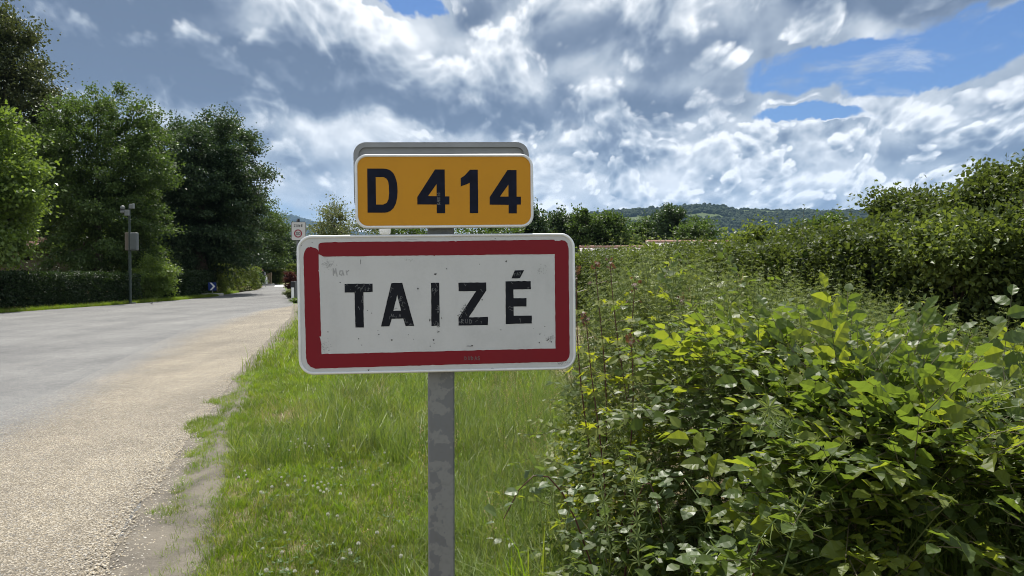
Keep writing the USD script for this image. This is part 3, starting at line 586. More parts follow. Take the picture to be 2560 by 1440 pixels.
hedge('hedge', 'light green hedge far back above the clipped hedge beyond the crossing', [(-27.5, 96), (-25, 95), (-22, 93)], 2.6, [2.1, 2.4, 2.5], .18, 9000, 'hedge_lit', 76, depth=.4, top_noise=.2)
def shrub(label, px, d, yt, w, mat_, seed, leaf=.1, n_clump=60, per=130, name='shrub', ylo=None, clump=.3):
    return ptree(name, label, px, d, yt, ylo or (HOR + F * EYE / d - 6), w, mat_, n_clump=n_clump, per=per, leaf=leaf, seed=seed, clump=clump, trunk_r=.05, lump=.35, cat='shrub')
shrub('sunlit yellow green shrub bulging over the hedge right of the camera pole', 375, 40, 650, 48, 'tree_bright', 81, .10, 90, 150)
shrub('light green shrub in front of the dark trunk behind the hedge', 330, 47, 630, 45, 'tree_mid', 82, .12)
shrub('dull green shrub behind the shaded hedge right of the dark trunk', 495, 54, 640, 40, 'tree_mid', 83, .12)
shrub('white speckled shrub behind the left hedge near the house roof', 110, 40, 640, 45, 'tree_pale', 84, .09)
shrub('small shrub touching the far end of the sunlit hedge', 640, 66, 684, 14, 'tree_mid', 85, .12, 40, 90)
shrub('dark red leaved shrub at the road bend just left of the signs', 728, 60, 682, 11, 'red_leaf', 86, .10, 45, 110, clump=.14)
shrub('grey green weed clump at the road edge by the white banded post', 726, 43, 728, 12, 'tree_pale', 87, .06, 40, 90, clump=.12)
shrub('low green weed at the foot of the speed zone sign', 745, 38, 752, 16, 'tree_bright', 88, .05, 40, 90, clump=.1)

# ------------------------------------------------------------------ buildings
def cottage(label, x0, x1, d, depth, wall_h, ridge_h, wall, roof, name='house'):
    t = thing(name, ((x0 + x1) / 2, d, 0), label, 'building')
    part(t, 'wall', bx(((x0 + x1) / 2, d + depth / 2, wall_h / 2), (x1 - x0, depth, wall_h)), wall)
    y0, y1, ym = d - .4, d + depth + .4, d + depth / 2; sl = (ridge_h - wall_h) / (depth / 2); ze = wall_h - .4 * sl
    for sgn, ya in ((1, y0), (-1, y1)):
        nrow = 7
        for k in range(nrow):    # courses of tiles, each lapping the one below
            a, b = k / nrow, (k + 1) / nrow + .02; za, zb = ze + (ridge_h - ze) * a, ze + (ridge_h - ze) * b; pa, pb = ya + (ym - ya) * a, ya + (ym - ya) * b
            v = np.array([[x0 - .3, pa, za + .07], [x1 + .3, pa, za + .07], [x1 + .3, pb, zb + .03], [x0 - .3, pb, zb + .03], [x0 - .3, pa, za + .02], [x1 + .3, pa, za + .02]])
            part(t, 'tile_course', (v, np.array([[0, 1, 2], [0, 2, 3], [4, 5, 1], [4, 1, 0]] if sgn > 0 else [[0, 2, 1], [0, 3, 2], [4, 1, 5], [4, 0, 1]])), roof)
    part(t, 'ridge', tube([(x0 - .32, ym, ridge_h + .06), (x1 + .32, ym, ridge_h + .06)], .13, 8), 'roof_tile')
    for k in range(2):
        xx = x0 + (x1 - x0) * (.3 + .4 * k); part(t, 'window', bx((xx, d - .03, wall_h * .58), (.9, .06, 1.0)), 'black_plastic')
    part(t, 'fascia', bx(((x0 + x1) / 2, y0 - .02, ze - .06), (x1 - x0 + .6, .04, .16)), 'wood')
    return t
cottage('house with a pinkish tiled roof half hidden under the trees at left', -37.5, -28.6, 44, 6, 2.15, 3.35, 'dark_wall', 'roof_tile')
cottage('long low building with pale roof and red ridge right of the white panel', 5.3, 11.0, 55, 5, 2.3, 3.2, 'render_wall', 'roof_pale', 'low_building')
cottage('long low pale roofed building behind the hedge below the darkest rounded tree', 9.2, 16.6, 49, 5, 2.5, 3.38, 'render_wall', 'roof_pale', 'low_building')
cottage('pinkish roofed building barely showing behind the middle of the hedge', 16.8, 21.5, 52, 5, 2.3, 3.5, 'render_wall', 'roof_tile', 'low_building')

# ------------------------------------------------------------------ the two-panel sign on its post
ROT, ROLL = math.radians(3.9), math.radians(.7)
C0 = np.array([(1105 - 1280) / F * 2.803, 2.803, EYE])
R_ = np.array([math.cos(ROT) * math.cos(ROLL), math.sin(ROT) * math.cos(ROLL), math.sin(ROLL)]); N_ = np.array([math.sin(ROT), -math.cos(ROT), 0.0]); U_ = np.cross(N_, R_) * -1; U_ = U_ if U_[2] > 0 else -U_
pitch = math.atan((720 - HOR) / F)
def suv(px, py, dz=0.0):
    """photo point -> coordinates in the plane of the sign (dz towards the viewer)"""
    ray = np.array([(px - 1280) / F, 1.0, (HOR - py) / F]); o = np.array([0, 0, EYE]); c = C0 + N_ * dz
    k = ((c - o) @ N_) / (ray @ N_); p = o + ray * k - c; return np.array([p @ R_, p @ U_])
def S3(uv, z): uv = np.asarray(uv, float); return C0 + uv[..., :1] * R_ + uv[..., 1:2] * U_ + N_ * np.asarray(z)[..., None] if np.ndim(z) else C0 + uv[..., :1] * R_ + uv[..., 1:2] * U_ + N_ * z
def ext(poly, z0, z1):
    """prism of a flat shape between two depths of the sign plane"""
    out = []
    for g in getattr(poly, 'geoms', [poly]):
        if g.is_empty or g.area < 1e-9: continue
        m = trimesh.creation.extrude_polygon(g, z1 - z0, engine='earcut'); v = np.array(m.vertices)
        out.append((S3(v[:, :2], v[:, 2] + z0), np.array(m.faces)[:, ::1]))
    v, f = cat_m(out)
    n = np.cross(R_, U_) @ N_
    return (v, f if n > 0 else f[:, ::-1])
def rrect(u0, v0, u1, v1, r): return sbox(u0 + r, v0 + r, u1 - r, v1 - r).buffer(r, quad_segs=10)
def panel(parent, pname, rect, r, zf, thick, label=None, face=None, facename='face', rim=.0055, back=False):
    """pressed panel: folded edge, rounded bead all round, flat face"""
    o = rrect(*rect, r)
    p = part(parent, pname, ext(o, zf - thick, zf - .001), 'rear_grey' if back else 'aluminium', label=label)
    inner = o.buffer(-rim * .9, quad_segs=10)
    ring = np.array(inner.exterior.coords)[:-1]; ring = ring[np.concatenate([[True], np.linalg.norm(np.diff(ring, axis=0), axis=1) > 1e-4])]
    dens = np.array(LineString(np.vstack([ring, ring[:1]])).segmentize(.04).coords)[:-1]
    if back: part(p, 'rim', tube(S3(dens, zf - .001), rim, 8, closed=True), 'aluminium', smooth=True)
    else:
        part(p, 'rim', tube(S3(dens, zf - .001), rim, 8, closed=True), 'aluminium', smooth=True)
        part(p, facename, ext(inner, zf - .0005, zf + .0008), face)
    return p, inner
sign = thing('road_sign', (C0[0], C0[1] + .06, 0), 'yellow D 414 panel above red bordered white TAIZÉ panel on a galvanised post', 'road sign')
post_c = suv(1105.5, 1000)[0]; pw = .0975
prof = rrect(-pw / 2, -.03, pw / 2, .03, .008); mm = trimesh.creation.extrude_polygon(prof, 2.25, engine='earcut'); mm.apply_transform(trimesh.transformations.rotation_matrix(ROT, [0, 0, 1])); pc = C0 + R_ * post_c - N_ * .062
mm.apply_translation([pc[0], pc[1], -.30]); part(sign, 'post', mm, 'zinc')
part(sign, 'post_cap', rbox((pc[0], pc[1], 1.956), (pw + .004, .064, .014), .005, ROT), 'black_plastic')
# town panel
A_, B_ = suv(744, 760), suv(1438.5, 760); tp = suv(1092, 585.8)[1]; bt = suv(1092, 931)[1]
town, inner = panel(sign, 'town_panel', (A_[0], bt, B_[0], tp), .054, 0.0, .028, 'white panel with a red border reading TAIZÉ', 'sign_white', 'white_face')
c5 = lambda pts: np.array([suv(730 + x / 3.5556, 570 + y / 3.5556) for x, y in pts])
red = Polygon(c5([(270, 128), (700, 122), (1300, 118), (1440, 116), (1456, 119), (1470, 115), (2000, 108), (2328, 104), (2340, 117), (2352, 112), (2372, 116), (2396, 107), (2425, 114), (2447, 136), (2458, 180), (2462, 600), (2470, 1110), (2464, 1150), (2440, 1182), (2400, 1192), (2130, 1196), (2110, 1199), (1500, 1213), (900, 1231), (264, 1250), (205, 1253), (160, 1236), (132, 1205), (122, 1160), (112, 700), (104, 262), (112, 212), (126, 186), (146, 170), (158, 172), (168, 166), (196, 176), (214, 181), (232, 196), (237, 214), (238, 150), (250, 135)]),
    [c5([(280, 255), (392, 253), (398, 249), (404, 253), (900, 247), (1255, 243), (1265, 249), (1275, 243), (2335, 232), (2339, 700), (2343, 1072), (2330, 1071), (1500, 1092), (1000, 1104), (330, 1121), (312, 1118), (258, 1122), (256, 1030), (250, 985), (242, 966), (256, 962), (250, 700), (245, 500), (240, 386), (233, 380), (240, 374), (238, 233), (256, 240)])]).buffer(0)
# ragged tape edge
def rough(poly, amp, seed):
    r = np.random.default_rng(seed)
    def ring(c):
        c = np.array(LineString(c).segmentize(.012).coords)[:-1]; return c + r.normal(size=c.shape) * amp
    return Polygon(ring(poly.exterior.coords), [ring(i.coords) for i in poly.interiors]).buffer(0)
part(town, 'red_border', ext(rough(red, .00035, 3), .0008, .0014), 'sign_red')
LET = {'T': ([(468, 497), (717, 494), (717, 568), (635, 571), (637, 884), (561, 886), (556, 572), (469, 574)], []),
       'A': ([(884, 489), (980, 488), (1086, 869), (1010, 872), (988, 804), (884, 808), (865, 874), (789, 876)], [(935, 594), (968, 734), (900, 738)]),
       'I': ([(1235, 487), (1308, 486), (1313, 867), (1238, 871)], []),
       'Z': ([(1479, 486), (1726, 483), (1727, 556), (1572, 793), (1740, 790), (1741, 862), (1480, 867), (1480, 799), (1637, 560), (1481, 562)], []),
       'E': ([(1898, 473), (2122, 471), (2124, 543), (1968, 546), (1969, 624), (2084, 622), (2084, 697), (1970, 699), (1971, 780), (2132, 778), (2133, 848), (1900, 854)], []),
       'accent': ([(1980, 376), (2064, 374), (2026, 446), (1952, 447)], [])}
for k, (o, h) in LET.items(): part(town, 'letter' if k != 'accent' else 'accent', ext(rough(Polygon(c5(o), [c5(h)] if h else []), .0003, 5), .0008, .0014), 'black_film')
# route panel
zf2 = .004
c4 = lambda pts: np.array([suv(860 + x / 5.12, 340 + y / 5.12, zf2) for x, y in pts])
A2, B2 = suv(888.5, 480, zf2), suv(1333, 480, zf2); tp2 = suv(1110, 386.5, zf2)[1]; bt2 = suv(1110, 570, zf2)[1]
route, _ = panel(sign, 'route_panel', (A2[0], bt2, B2[0], tp2), .045, zf2, .028, 'yellow panel reading D 414', 'sign_yellow', 'yellow_face')
NUM = [([(303, 422), (510, 422), (560, 429), (600, 446), (635, 478), (660, 525), (680, 590), (688, 655), (690, 720), (684, 795), (668, 865), (640, 922), (600, 960), (560, 978), (525, 984), (306, 984)], [(412, 529), (508, 529), (545, 546), (568, 580), (580, 640), (582, 740), (574, 810), (552, 858), (505, 880), (414, 880)]),
       ([(1168, 433), (1292, 433), (1295, 775), (1351, 775), (1351, 878), (1296, 880), (1296, 990), (1190, 990), (1190, 880), (941, 878), (941, 785)], [(1188, 618), (1188, 772), (1078, 772)]),
       ([(1613, 437), (1714, 436), (1718, 988), (1612, 988), (1611, 603), (1570, 622), (1497, 648), (1496, 543), (1545, 512)], []),
       ([(2092, 441), (2208, 441), (2210, 780), (2264, 780), (2264, 880), (2212, 882), (2212, 992), (2108, 992), (2108, 884), (1866, 882), (1866, 785)], [(2105, 625), (2105, 778), (1996, 778)])]
for k, (o, h) in enumerate(NUM): part(route, 'letter' if k == 0 else 'number', ext(Polygon(c4(o), [c4(h)] if h else []), zf2 + .0008, zf2 + .0014), 'blue_black_film')
# the panel for the other direction, seen from behind
zb = -.125
A3, B3 = suv(886, 420, zb), suv(1322, 420, zb); tp3 = suv(1110, 357.5, zb)[1]
rear, inner3 = panel(sign, 'rear_panel', (A3[0], tp3 - .265, B3[0], tp3), .047, zb, .022, 'grey back of a second panel behind the yellow one', back=True, rim=.0075)
part(rear, 'back_lip', ext(rrect(A3[0], tp3 - .265, B3[0], tp3, .047).difference(inner3.buffer(-.012)), zb, zb + .008), 'rear_grey')
for v_ in (tp2 - .11, bt2 + .05, tp - .07, bt + .07):   # clamps round the post
    part(sign, 'clamp', rbox(C0 + R_ * post_c + U_ * v_ - N_ * .066, (pw + .022, .085, .035), .004, ROT), 'aluminium')
# scratched and pencilled writing, chips and stains
GL = {'A': [[(0, 0), (.5, 1), (1, 0)], [(.2, .4), (.8, .4)]], 'B': [[(0, 0), (0, 1), (.8, .9), (.1, .52), (.9, .25), (0, 0)]], 'C': [[(1, .9), (.4, 1), (0, .5), (.4, 0), (1, .1)]], 'D': [[(0, 0), (0, 1), (.9, .6), (.7, .1), (0, 0)]], 'E': [[(1, 1), (0, 1), (0, 0), (1, 0)], [(0, .5), (.8, .5)]],
      'I': [[(.5, 0), (.5, 1)]], 'L': [[(0, 1), (0, 0), (.9, 0)]], 'M': [[(0, 0), (.15, 1), (.5, .3), (.85, 1), (1, 0)]], 'N': [[(0, 0), (0, 1), (.9, 0), (.9, 1)]], 'O': [[(.5, 1), (0, .6), (.3, 0), (.9, .3), (.5, 1)]], 'P': [[(0, 0), (0, 1), (.9, .8), (0, .5)]], 'R': [[(0, 0), (0, 1), (.9, .8), (0, .5), (.9, 0)]],
      'S': [[(.9, .9), (.2, 1), (.1, .6), (.9, .4), (.7, 0), (0, .1)]], 'T': [[(0, 1), (1, 1)], [(.5, 1), (.5, 0)]], 'U': [[(0, 1), (.1, .1), (.8, .1), (.9, 1)]], 'X': [[(0, 0), (1, 1)], [(0, 1), (1, 0)]], 'Y': [[(0, 1), (.5, .5), (1, 1)], [(.5, .5), (.4, 0)]],
      'a': [[(.8, .6), (.2, .6), (0, .2), (.5, 0), (.8, .5), (.9, 0)]], 'r': [[(.1, .6), (.1, 0)], [(.1, .4), (.7, .6)]], 'i': [[(.4, 0), (.4, .6)], [(.4, .8), (.4, .88)]], '+': [[(.5, 0), (.5, .9)], [(0, .45), (1, .45)]], 't': [[(.5, 0), (.5, .9)], [(0, .55), (1, .55)]], ' ': []}
def scrawl(text, x, y, h, ang=0.0, w=.0016, mt='scratch_grey', conv=None, z=.0016, seed=0, gap=.35):
    """handwriting: x, y bottom left in crop pixels, h capital height in crop pixels"""
    conv = conv or c5; r = np.random.default_rng(seed + len(text)); out = []; cx = 0.0; ca, sa = math.cos(math.radians(ang)), math.sin(math.radians(ang))
    for ch in text:
        for st in GL.get(ch, []):
            q = [(x + (cx + a * h * .62) * ca + b * h * sa + r.normal() * h * .03, y + (cx + a * h * .62) * sa * -1 * -1 - b * h * ca + r.normal() * h * .03) for a, b in st]
            out.append(LineString(conv(q)).buffer(w / 2, quad_segs=2))
        cx += h * (.62 + gap * (.8 + .4 * r.random()))
    return ext(unary_union(out), z - .0002, z, )
marks = [('Mar', 365, 425, 62, -4, .0042, 'pencil_grey', .0011), ('Pit', 612, 562, 30, -3, .0018, 'box_grey', .0016), ('BO', 1243, 562, 26, 0, .0014, 'scratch_grey', .0016), ('MAT', 1290, 690, 24, 90, .0014, 'scratch_grey', .0016), ('E', 1292, 745, 20, 90, .0014, 'scratch_grey', .0016), ('BO A', 1290, 850, 22, 90, .0014, 'scratch_grey', .0016),
         ('DANY', 1500, 795, 34, -58, .0016, 'scratch_grey', .0016), ('RUD', 1505, 848, 36, 0, .0018, 'scratch_grey', .0016), ('E', 955, 640, 34, 20, .0014, 'scratch_grey', .0016), ('L', 975, 690, 34, 20, .0014, 'scratch_grey', .0016), ('AL A', 878, 790, 24, 0, .0014, 'scratch_grey', .0016), ('PAX', 1975, 428, 26, -12, .0014, 'box_grey', .0016),
         ('DUDAS', 1535, 1174, 30, 0, .0016, 'box_grey', .0017), ('V', 672, 1276, 18, 0, .002, 'dirt_speck', .0011)]
GL['V'] = [[(0, 1), (.5, 0), (1, 1)]]
for k, (tx, x, y, h, a, w, mt, z) in enumerate(marks): part(town, 'scratched_writing', scrawl(tx, x, y, h, a, w, mt, z=z, seed=k), mt)
part(route, 'scratched_writing', scrawl('BARRIO', 1232, 880, 36, -90 + 0, .0014, 'scratch_grey', c4, zf2 + .0016, 50, gap=.1), 'scratch_grey')
def blot(poly_fn, x, y, rx, ry, seed, n=11):
    r = np.random.default_rng(seed); a = np.sort(r.random(n) * 6.28); k = r.uniform(.45, 1.1, n); return Polygon(poly_fn([(x + math.cos(t) * rx * q, y + math.sin(t) * ry * q) for t, q in zip(a, k)])).buffer(0)
sp = [(1118, 540, 11, 9), (1275, 410, 17, 11), (1905, 296, 9, 9), (1375, 362, 9, 7), (1668, 322, 5, 5), (428, 484, 7, 7), (670, 733, 7, 7), (706, 757, 6, 6), (885, 996, 12, 10), (1257, 996, 9, 12), (1262, 1026, 5, 5), (1227, 1052, 5, 6), (1080, 990, 4, 4), (1578, 1052, 34, 9), (1600, 1048, 12, 10), (1857, 906, 11, 4), (2248, 874, 7, 6), (2205, 942, 6, 10), (2198, 1020, 6, 9), (315, 925, 9, 7), (590, 985, 7, 9), (770, 946, 8, 6), (762, 912, 5, 5), (1035, 948, 4, 5), (1225, 820, 9, 16), (1330, 800, 6, 14), (2145, 896, 8, 3), (618, 1042, 3, 9), (1060, 104, 62, 4), (1806, 94, 7, 5), (182, 130, 5, 5), (85, 157, 6, 6), (1690, 638, 9, 6), (640, 82, 9, 4), (2280, 990, 12, 10), (2305, 1012, 8, 12), (2268, 1000, 8, 6), (1440, 78, 40, 3), (1780, 1250, 18, 5), (610, 300, 3, 40), (2520, 602, 6, 8)]
for k, (x, y, rx, ry) in enumerate(sp): part(town, 'chip_mark', ext(blot(c5, x, y, rx, ry, 100 + k), .0009, .0012), 'dirt_speck' if rx < 30 else 'pencil_grey')
for k, (x, y, rx, ry, n) in enumerate([(320, 320, 60, 50, 90), (290, 1060, 50, 50, 60), (2300, 980, 45, 30, 60), (2220, 370, 60, 45, 30), (1040, 280, 40, 18, 14), (2400, 1200, 60, 12, 40)]):
    r = np.random.default_rng(300 + k); part(town, 'stain', ext(unary_union([blot(c5, x + r.normal() * rx * .5, y + r.normal() * ry * .5, r.uniform(2, 8), r.uniform(2, 7), i, 7) for i in range(n)]).intersection(inner), .0009, .0011), 'pencil_grey', kind='stuff')
r = np.random.default_rng(77)
for nm, nn in (('T', 14), ('A', 12), ('I', 8), ('Z', 9), ('E', 5)):     # fine scratches inside the black letters
    P_ = Polygon(c5(LET[nm][0])); b = P_.bounds; ls = []
    while len(ls) < nn:
        q = np.array([r.uniform(b[0], b[2]), r.uniform(b[1], b[3])])
        if P_.contains(Point(q)): ls.append(LineString([q, q + r.normal(size=2) * .004, q + r.normal(size=2) * .007]).buffer(.0006, quad_segs=1))
    part(town, 'fine_scratches', ext(unary_union(ls).intersection(P_), .0014, .0016), 'scratch_grey', kind='stuff')
#part(route, 'tape_seam', ext(Polygon(c4([(690, 604), (1190, 612), (1190, 616), (690, 610)])), zf2 + .0008, zf2 + .0010), 'wood')

# white globe lamp standing behind, seen in the slot between the panels
lp = W(963, 570, 16.0); t = thing('globe_lamp', (lp[0], lp[1], 0), 'white globe lamp showing in the slot between the yellow and white panels', 'lamp')
g_ = G(); pp = g_.add('principled_bsdf', dict(roughness=.35), base_color=(.8, .8, .8)); tt = g_.add('translucent_bsdf', dict(color=(.9, .9, .9))); mx = g_.add('mix_closure', dict(fac=.5), closure1=pp + '.BSDF', closure2=tt + '.BSDF'); mat('opal', g_, mx + '.closure')
prof = np.array([[.06, -.14], [.105, -.125], [.118, -.06], [.118, .05], [.10, .10], [.06, .125], [0, .13]]); gm = trimesh.creation.revolve(np.vstack([[0, -.14], prof]), sections=24); gm.apply_translation(lp)
part(t, 'globe', gm, 'opal', smooth=40); part(t, 'pole', tube([(lp[0], lp[1], 0), (lp[0], lp[1], lp[2] - .13)], .03, 10), 'dark_green_metal', smooth=True)

# ------------------------------------------------------------------ zone 30 sign
d = 40.0
t = thing('speed_zone_sign', (*W(742, 0, d)[:2], 0), 'small white sign reading ZONE 30 with a red ring, at the road bend', 'road sign')
def flat(poly, d, th, tt=None):
    m = trimesh.creation.extrude_polygon(poly, th, engine='earcut'); v = np.array(m.vertices); return np.stack([v[:, 0], d - v[:, 2], v[:, 1]], 1), np.array(m.faces)[:, ::-1] * 1
def flat_ok(poly, d, th):
    v, f = [], []
    for g in getattr(poly, 'geoms', [poly]):
        a, b = flat(g, d, th); v.append((a, b))
    a, b = cat_m(v); m = trimesh.Trimesh(a, b, process=True); m.fix_normals(); return arr(m)
def pr(x0, y0, x1, y1, d, r):
    a, b = W(x0, y1, d), W(x1, y0, d); return rrect(a[0], a[2], b[0], b[2], r)
brd = part(t, 'board', flat_ok(pr(729.2, 554.5, 765.8, 601.5, d, .07), d, .03), 'aluminium')
part(brd, 'face', flat_ok(pr(730.2, 555.5, 764.8, 600.5, d, .06), d - .031, .003), 'sign_white_far')
part(brd, 'edge_line', flat_ok(pr(729.2, 554.5, 765.8, 601.5, d, .07).difference(pr(730.4, 555.7, 764.6, 600.3, d, .06)), d - .031, .004), 'dark_metal')
c = W(746.4, 584, d); ring = Point(c[0], c[2]).buffer(10.2 / F * d, quad_segs=12).difference(Point(c[0], c[2]).buffer(7.4 / F * d, quad_segs=12))
part(brd, 'red_ring', flat_ok(ring, d - .036, .003), 'sign_red_far')
def word(txt, cx, cy, hpx, wpx, d, bold=True):
    m = meshkit.text_mesh(txt, 1.0, .003, bold); v = np.array(m.vertices); v[:, 0] = (v[:, 0] - v[:, 0].min()) / np.ptp(v[:, 0]) - .5; v[:, 1] = (v[:, 1] - v[:, 1].min()) / np.ptp(v[:, 1]) - .5
    o = W(cx, cy, d); P = np.stack([o[0] + v[:, 0] * wpx / F * d, d - .038 - v[:, 2], o[2] + v[:, 1] * hpx / F * d], 1); mm = trimesh.Trimesh(P, m.faces, process=False); mm.fix_normals(); return arr(mm)
part(brd, 'number', word('30', 746.4, 584, 8.4, 11.5, d), 'black_film')
for ch, x in zip('ZONE', (738, 743.6, 749.4, 755.6)): part(brd, 'letter', word(ch, x + .2, 564.6, 6.4, 3.9, d), 'black_film')
part(t, 'post', bx((W(743.8, 0, d)[0], d + .04, 2.08), (.09, .06, 4.2)), 'zinc')
part(t, 'post_cap', rbox((W(747, 0, d)[0], d + .04, W(0, 550.5, d)[2]), (.11, .07, .16), .01), 'dark_metal')
# marker posts by the bend
for k, (x, d, lab) in enumerate(((732.5, 41.5, 'dark marker post with a white reflective band left of the white panel'), (741, 42.6, 'grey marker post half hidden by the edge of the white panel'))):
    c = W(x, 0, d); t = thing('marker_post', (c[0], c[1], 0), lab, 'bollard')
    part(t, 'body', rbox((c[0], c[1], .47), (.22, .14, 1.0), .02), 'dark_metal' if k == 0 else 'zinc')
    if k == 0: part(t, 'reflective_band', rbox((c[0] + .0, c[1] - .075, .36), (.15, .02, .56), .006), 'white_paint')
    part(t, 'foot', rbox((c[0], c[1], .02), (.3, .22, .06), .01), 'concrete')

# ------------------------------------------------------------------ camera pole
d = 36.4; X0 = W(325.5, 0, d)[0]
t = thing('camera_pole', (X0, d, 0), 'dark green pole carrying white cameras and a grey cabinet by the left hedge', 'camera pole')
part(t, 'pole', tube([(X0, d, 0), (X0, d, 2.2), (X0, d, W(0, 514, d)[2])], [.065, .06, .045], 12), 'dark_green_metal', smooth=True)
part(t, 'base_plate', rbox((X0, d, .03), (.36, .36, .06), .01), 'dark_green_metal')
a = W(318, 604, d); b = W(337.5, 604, d)
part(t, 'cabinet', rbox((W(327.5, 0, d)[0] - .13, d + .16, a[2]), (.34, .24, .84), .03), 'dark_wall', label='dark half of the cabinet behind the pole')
cab = part(t, 'cabinet', rbox((b[0] + .01, d - .04, a[2]), (.34, .26, .84), .05), 'box_grey', label='pale grey cabinet on the right of the pole')
part(cab, 'door', rbox((b[0] + .01, d - .18, a[2]), (.26, .02, .70), .008), 'box_grey')
c = W(312, 524, d)
part(t, 'bracket', tube([(X0, d, W(0, 530, d)[2]), (c[0] + .12, d - .1, W(0, 530, d)[2] - .05)], .025, 6), 'box_pale')
dm = part(t, 'dome_camera', rbox((c[0], d - .12, W(0, 520, d)[2]), (.20, .20, .20), .08), 'box_pale', True)
part(dm, 'lens_ring', cyl((c[0], d - .12, W(0, 526.2, d)[2]), .098, .06, 16), 'black_plastic'); part(dm, 'housing', rbox((c[0], d - .12, W(0, 530, d)[2]), (.19, .19, .13), .04), 'box_pale', True)
part(t, 'junction_box', rbox((W(322.5, 0, d)[0], d - .12, W(0, 533, d)[2]), (.20, .12, .27), .02), 'box_pale')
bc = part(t, 'bullet_camera', rbox((W(332, 0, d)[0], d - .05, W(0, 516.5, d)[2]), (.20, .12, .22), .03), 'box_pale', True)
part(bc, 'visor', rbox((W(337.5, 0, d)[0], d - .06, W(0, 516, d)[2]), (.06, .16, .24), .02), 'box_pale')

# ------------------------------------------------------------------ chevron and kerb
d = 46.5; c = W(530.5, 716, d)
t = thing('chevron_sign', (c[0], d, 0), 'small blue square sign with a white chevron pointing right', 'road sign')
bd = part(t, 'board', flat_ok(rrect(c[0] - .24, c[2] - .24, c[0] + .24, c[2] + .24, .03), d, .02), 'sign_blue')
q = .24; ch = Polygon([(-.6, .92), (-.12, .92), (.78, 0), (-.12, -.92), (-.6, -.92), (.22, 0)]); ch = affinity.translate(affinity.scale(ch, q, q, origin=(0, 0)), c[0], c[2])
part(bd, 'chevron', flat_ok(ch, d - .0205, .002), 'white_paint')
part(t, 'post', tube([(c[0], d + .03, 0), (c[0], d + .03, c[2] + .2)], .03, 8), 'zinc', smooth=True)
for k, (xa, xb_, lab) in enumerate(((491, 522, 'left kerbstone lying in the shade below the chevron sign'), (524, 554, 'right kerbstone with the rounded end below the chevron sign'))):
    a, b = W(xa, 0, 46.0 + k * .9), W(xb_, 0, 46.9 + k * .9); m = rbox(((a[0] + b[0]) / 2, (a[1] + b[1]) / 2, .06), (np.linalg.norm(b - a), .3, .2), .035, math.atan2(b[1] - a[1], b[0] - a[0]))
    solo('kerbstone', m, 'concrete', lab, 'kerbstone', 'kerbstones below the chevron sign')

# ------------------------------------------------------------------ end of the road: island, bollard, fence, pole, person, bird
d = 80.5; a = W(650, 0, d); b = W(682, 0, d)
solo('traffic_island', rbox(((a[0] + b[0]) / 2, d, .03), (b[0] - a[0], 1.6, .16), .05), 'concrete', 'dark edged traffic island under the white bollard at the crossing', 'traffic island')
c = W(665, 0, 80.3); t = thing('bollard', (c[0], 80.3, .1), 'short round topped white bollard standing on the traffic island', 'bollard')
part(t, 'body', cyl((c[0], 80.3, .1), .13, .62, 16), 'white_paint', True); part(t, 'cap', rbox((c[0], 80.3, .74), (.27, .27, .24), .12), 'white_paint', True); part(t, 'collar', cyl((c[0], 80.3, .60), .137, .04, 16), 'box_grey', True)
t = thing('wooden_fence', (*W(674, 0, 82)[:2], 0), 'little slatted wooden fence beside the white bollard', 'fence')
for k in range(5): part(t, 'slat', rbox((W(669.3 + k * 2.1, 0, 82)[0], 82, .62 + .02 * k), (.07, .03, 1.06 + .05 * k), .01), 'wood')
part(t, 'rail', rbox((W(672, 0, 82)[0], 82.04, 1.12), (.72, .05, .06), .01), 'wood'); part(t, 'post', rbox((W(678.4, 0, 82)[0], 82, .66), (.10, .10, 1.26), .015), 'wood')
c = W(676, 0, 88); t = thing('thin_pole', (c[0], 88, 0), 'thin green pole standing behind the little wooden fence', 'pole')
part(t, 'shaft', tube([(c[0], 88, 0), (c[0], 88, W(0, 632, 88)[2])], [.05, .035], 8), 'dark_green_metal', smooth=True); part(t, 'tip', rbox((c[0], 88, W(0, 630, 88)[2]), (.09, .09, .1), .03), 'dark_metal')

def body(joints, bones, edge=.02):
    """one continuous skin: hulls of the joint spheres of each bone, merged and smoothed"""
    sp = {k: manifold3d.Manifold.sphere(r, 14).translate(list(p)) for k, (p, r) in joints.items()}
    m = manifold3d.Manifold.batch_boolean([manifold3d.Manifold.batch_hull([sp[i] for i in b]) for b in bones], manifold3d.OpType.Add).refine_to_length(edge)
    v, f = arr(m); tm = trimesh.Trimesh(v, f, process=True); trimesh.smoothing.filter_taubin(tm, iterations=8); return arr(tm)
d = 81.0; o = np.array([W(656, 0, d)[0], d, 0.0])
t = thing('person', o, 'person in dark clothes with a pale bag walking at the end of the road', 'person')
J = {'head': ((0, 0, 1.57), .095), 'chin': ((0, -.03, 1.50), .06), 'neck': ((0, .01, 1.44), .055), 'sl': ((-.17, 0, 1.36), .06), 'sr': ((.17, 0, 1.36), .06), 'chest': ((0, 0, 1.22), .14), 'waist': ((0, 0, 1.03), .125), 'pl': ((-.09, 0, .90), .10), 'pr': ((.09, 0, .90), .10), 'kl': ((-.10, -.06, .50), .065), 'kr': ((.10, .05, .50), .065), 'al': ((-.11, .02, .09), .042), 'ar': ((.11, .16, .10), .042), 'tl': ((-.12, -.14, .04), .035), 'tr': ((.12, .03, .035), .035),
     'el': ((-.25, .03, 1.10), .045), 'er': ((.25, .03, 1.10), .045), 'hl': ((-.25, -.10, .88), .035), 'hr': ((.25, -.06, .88), .035)}
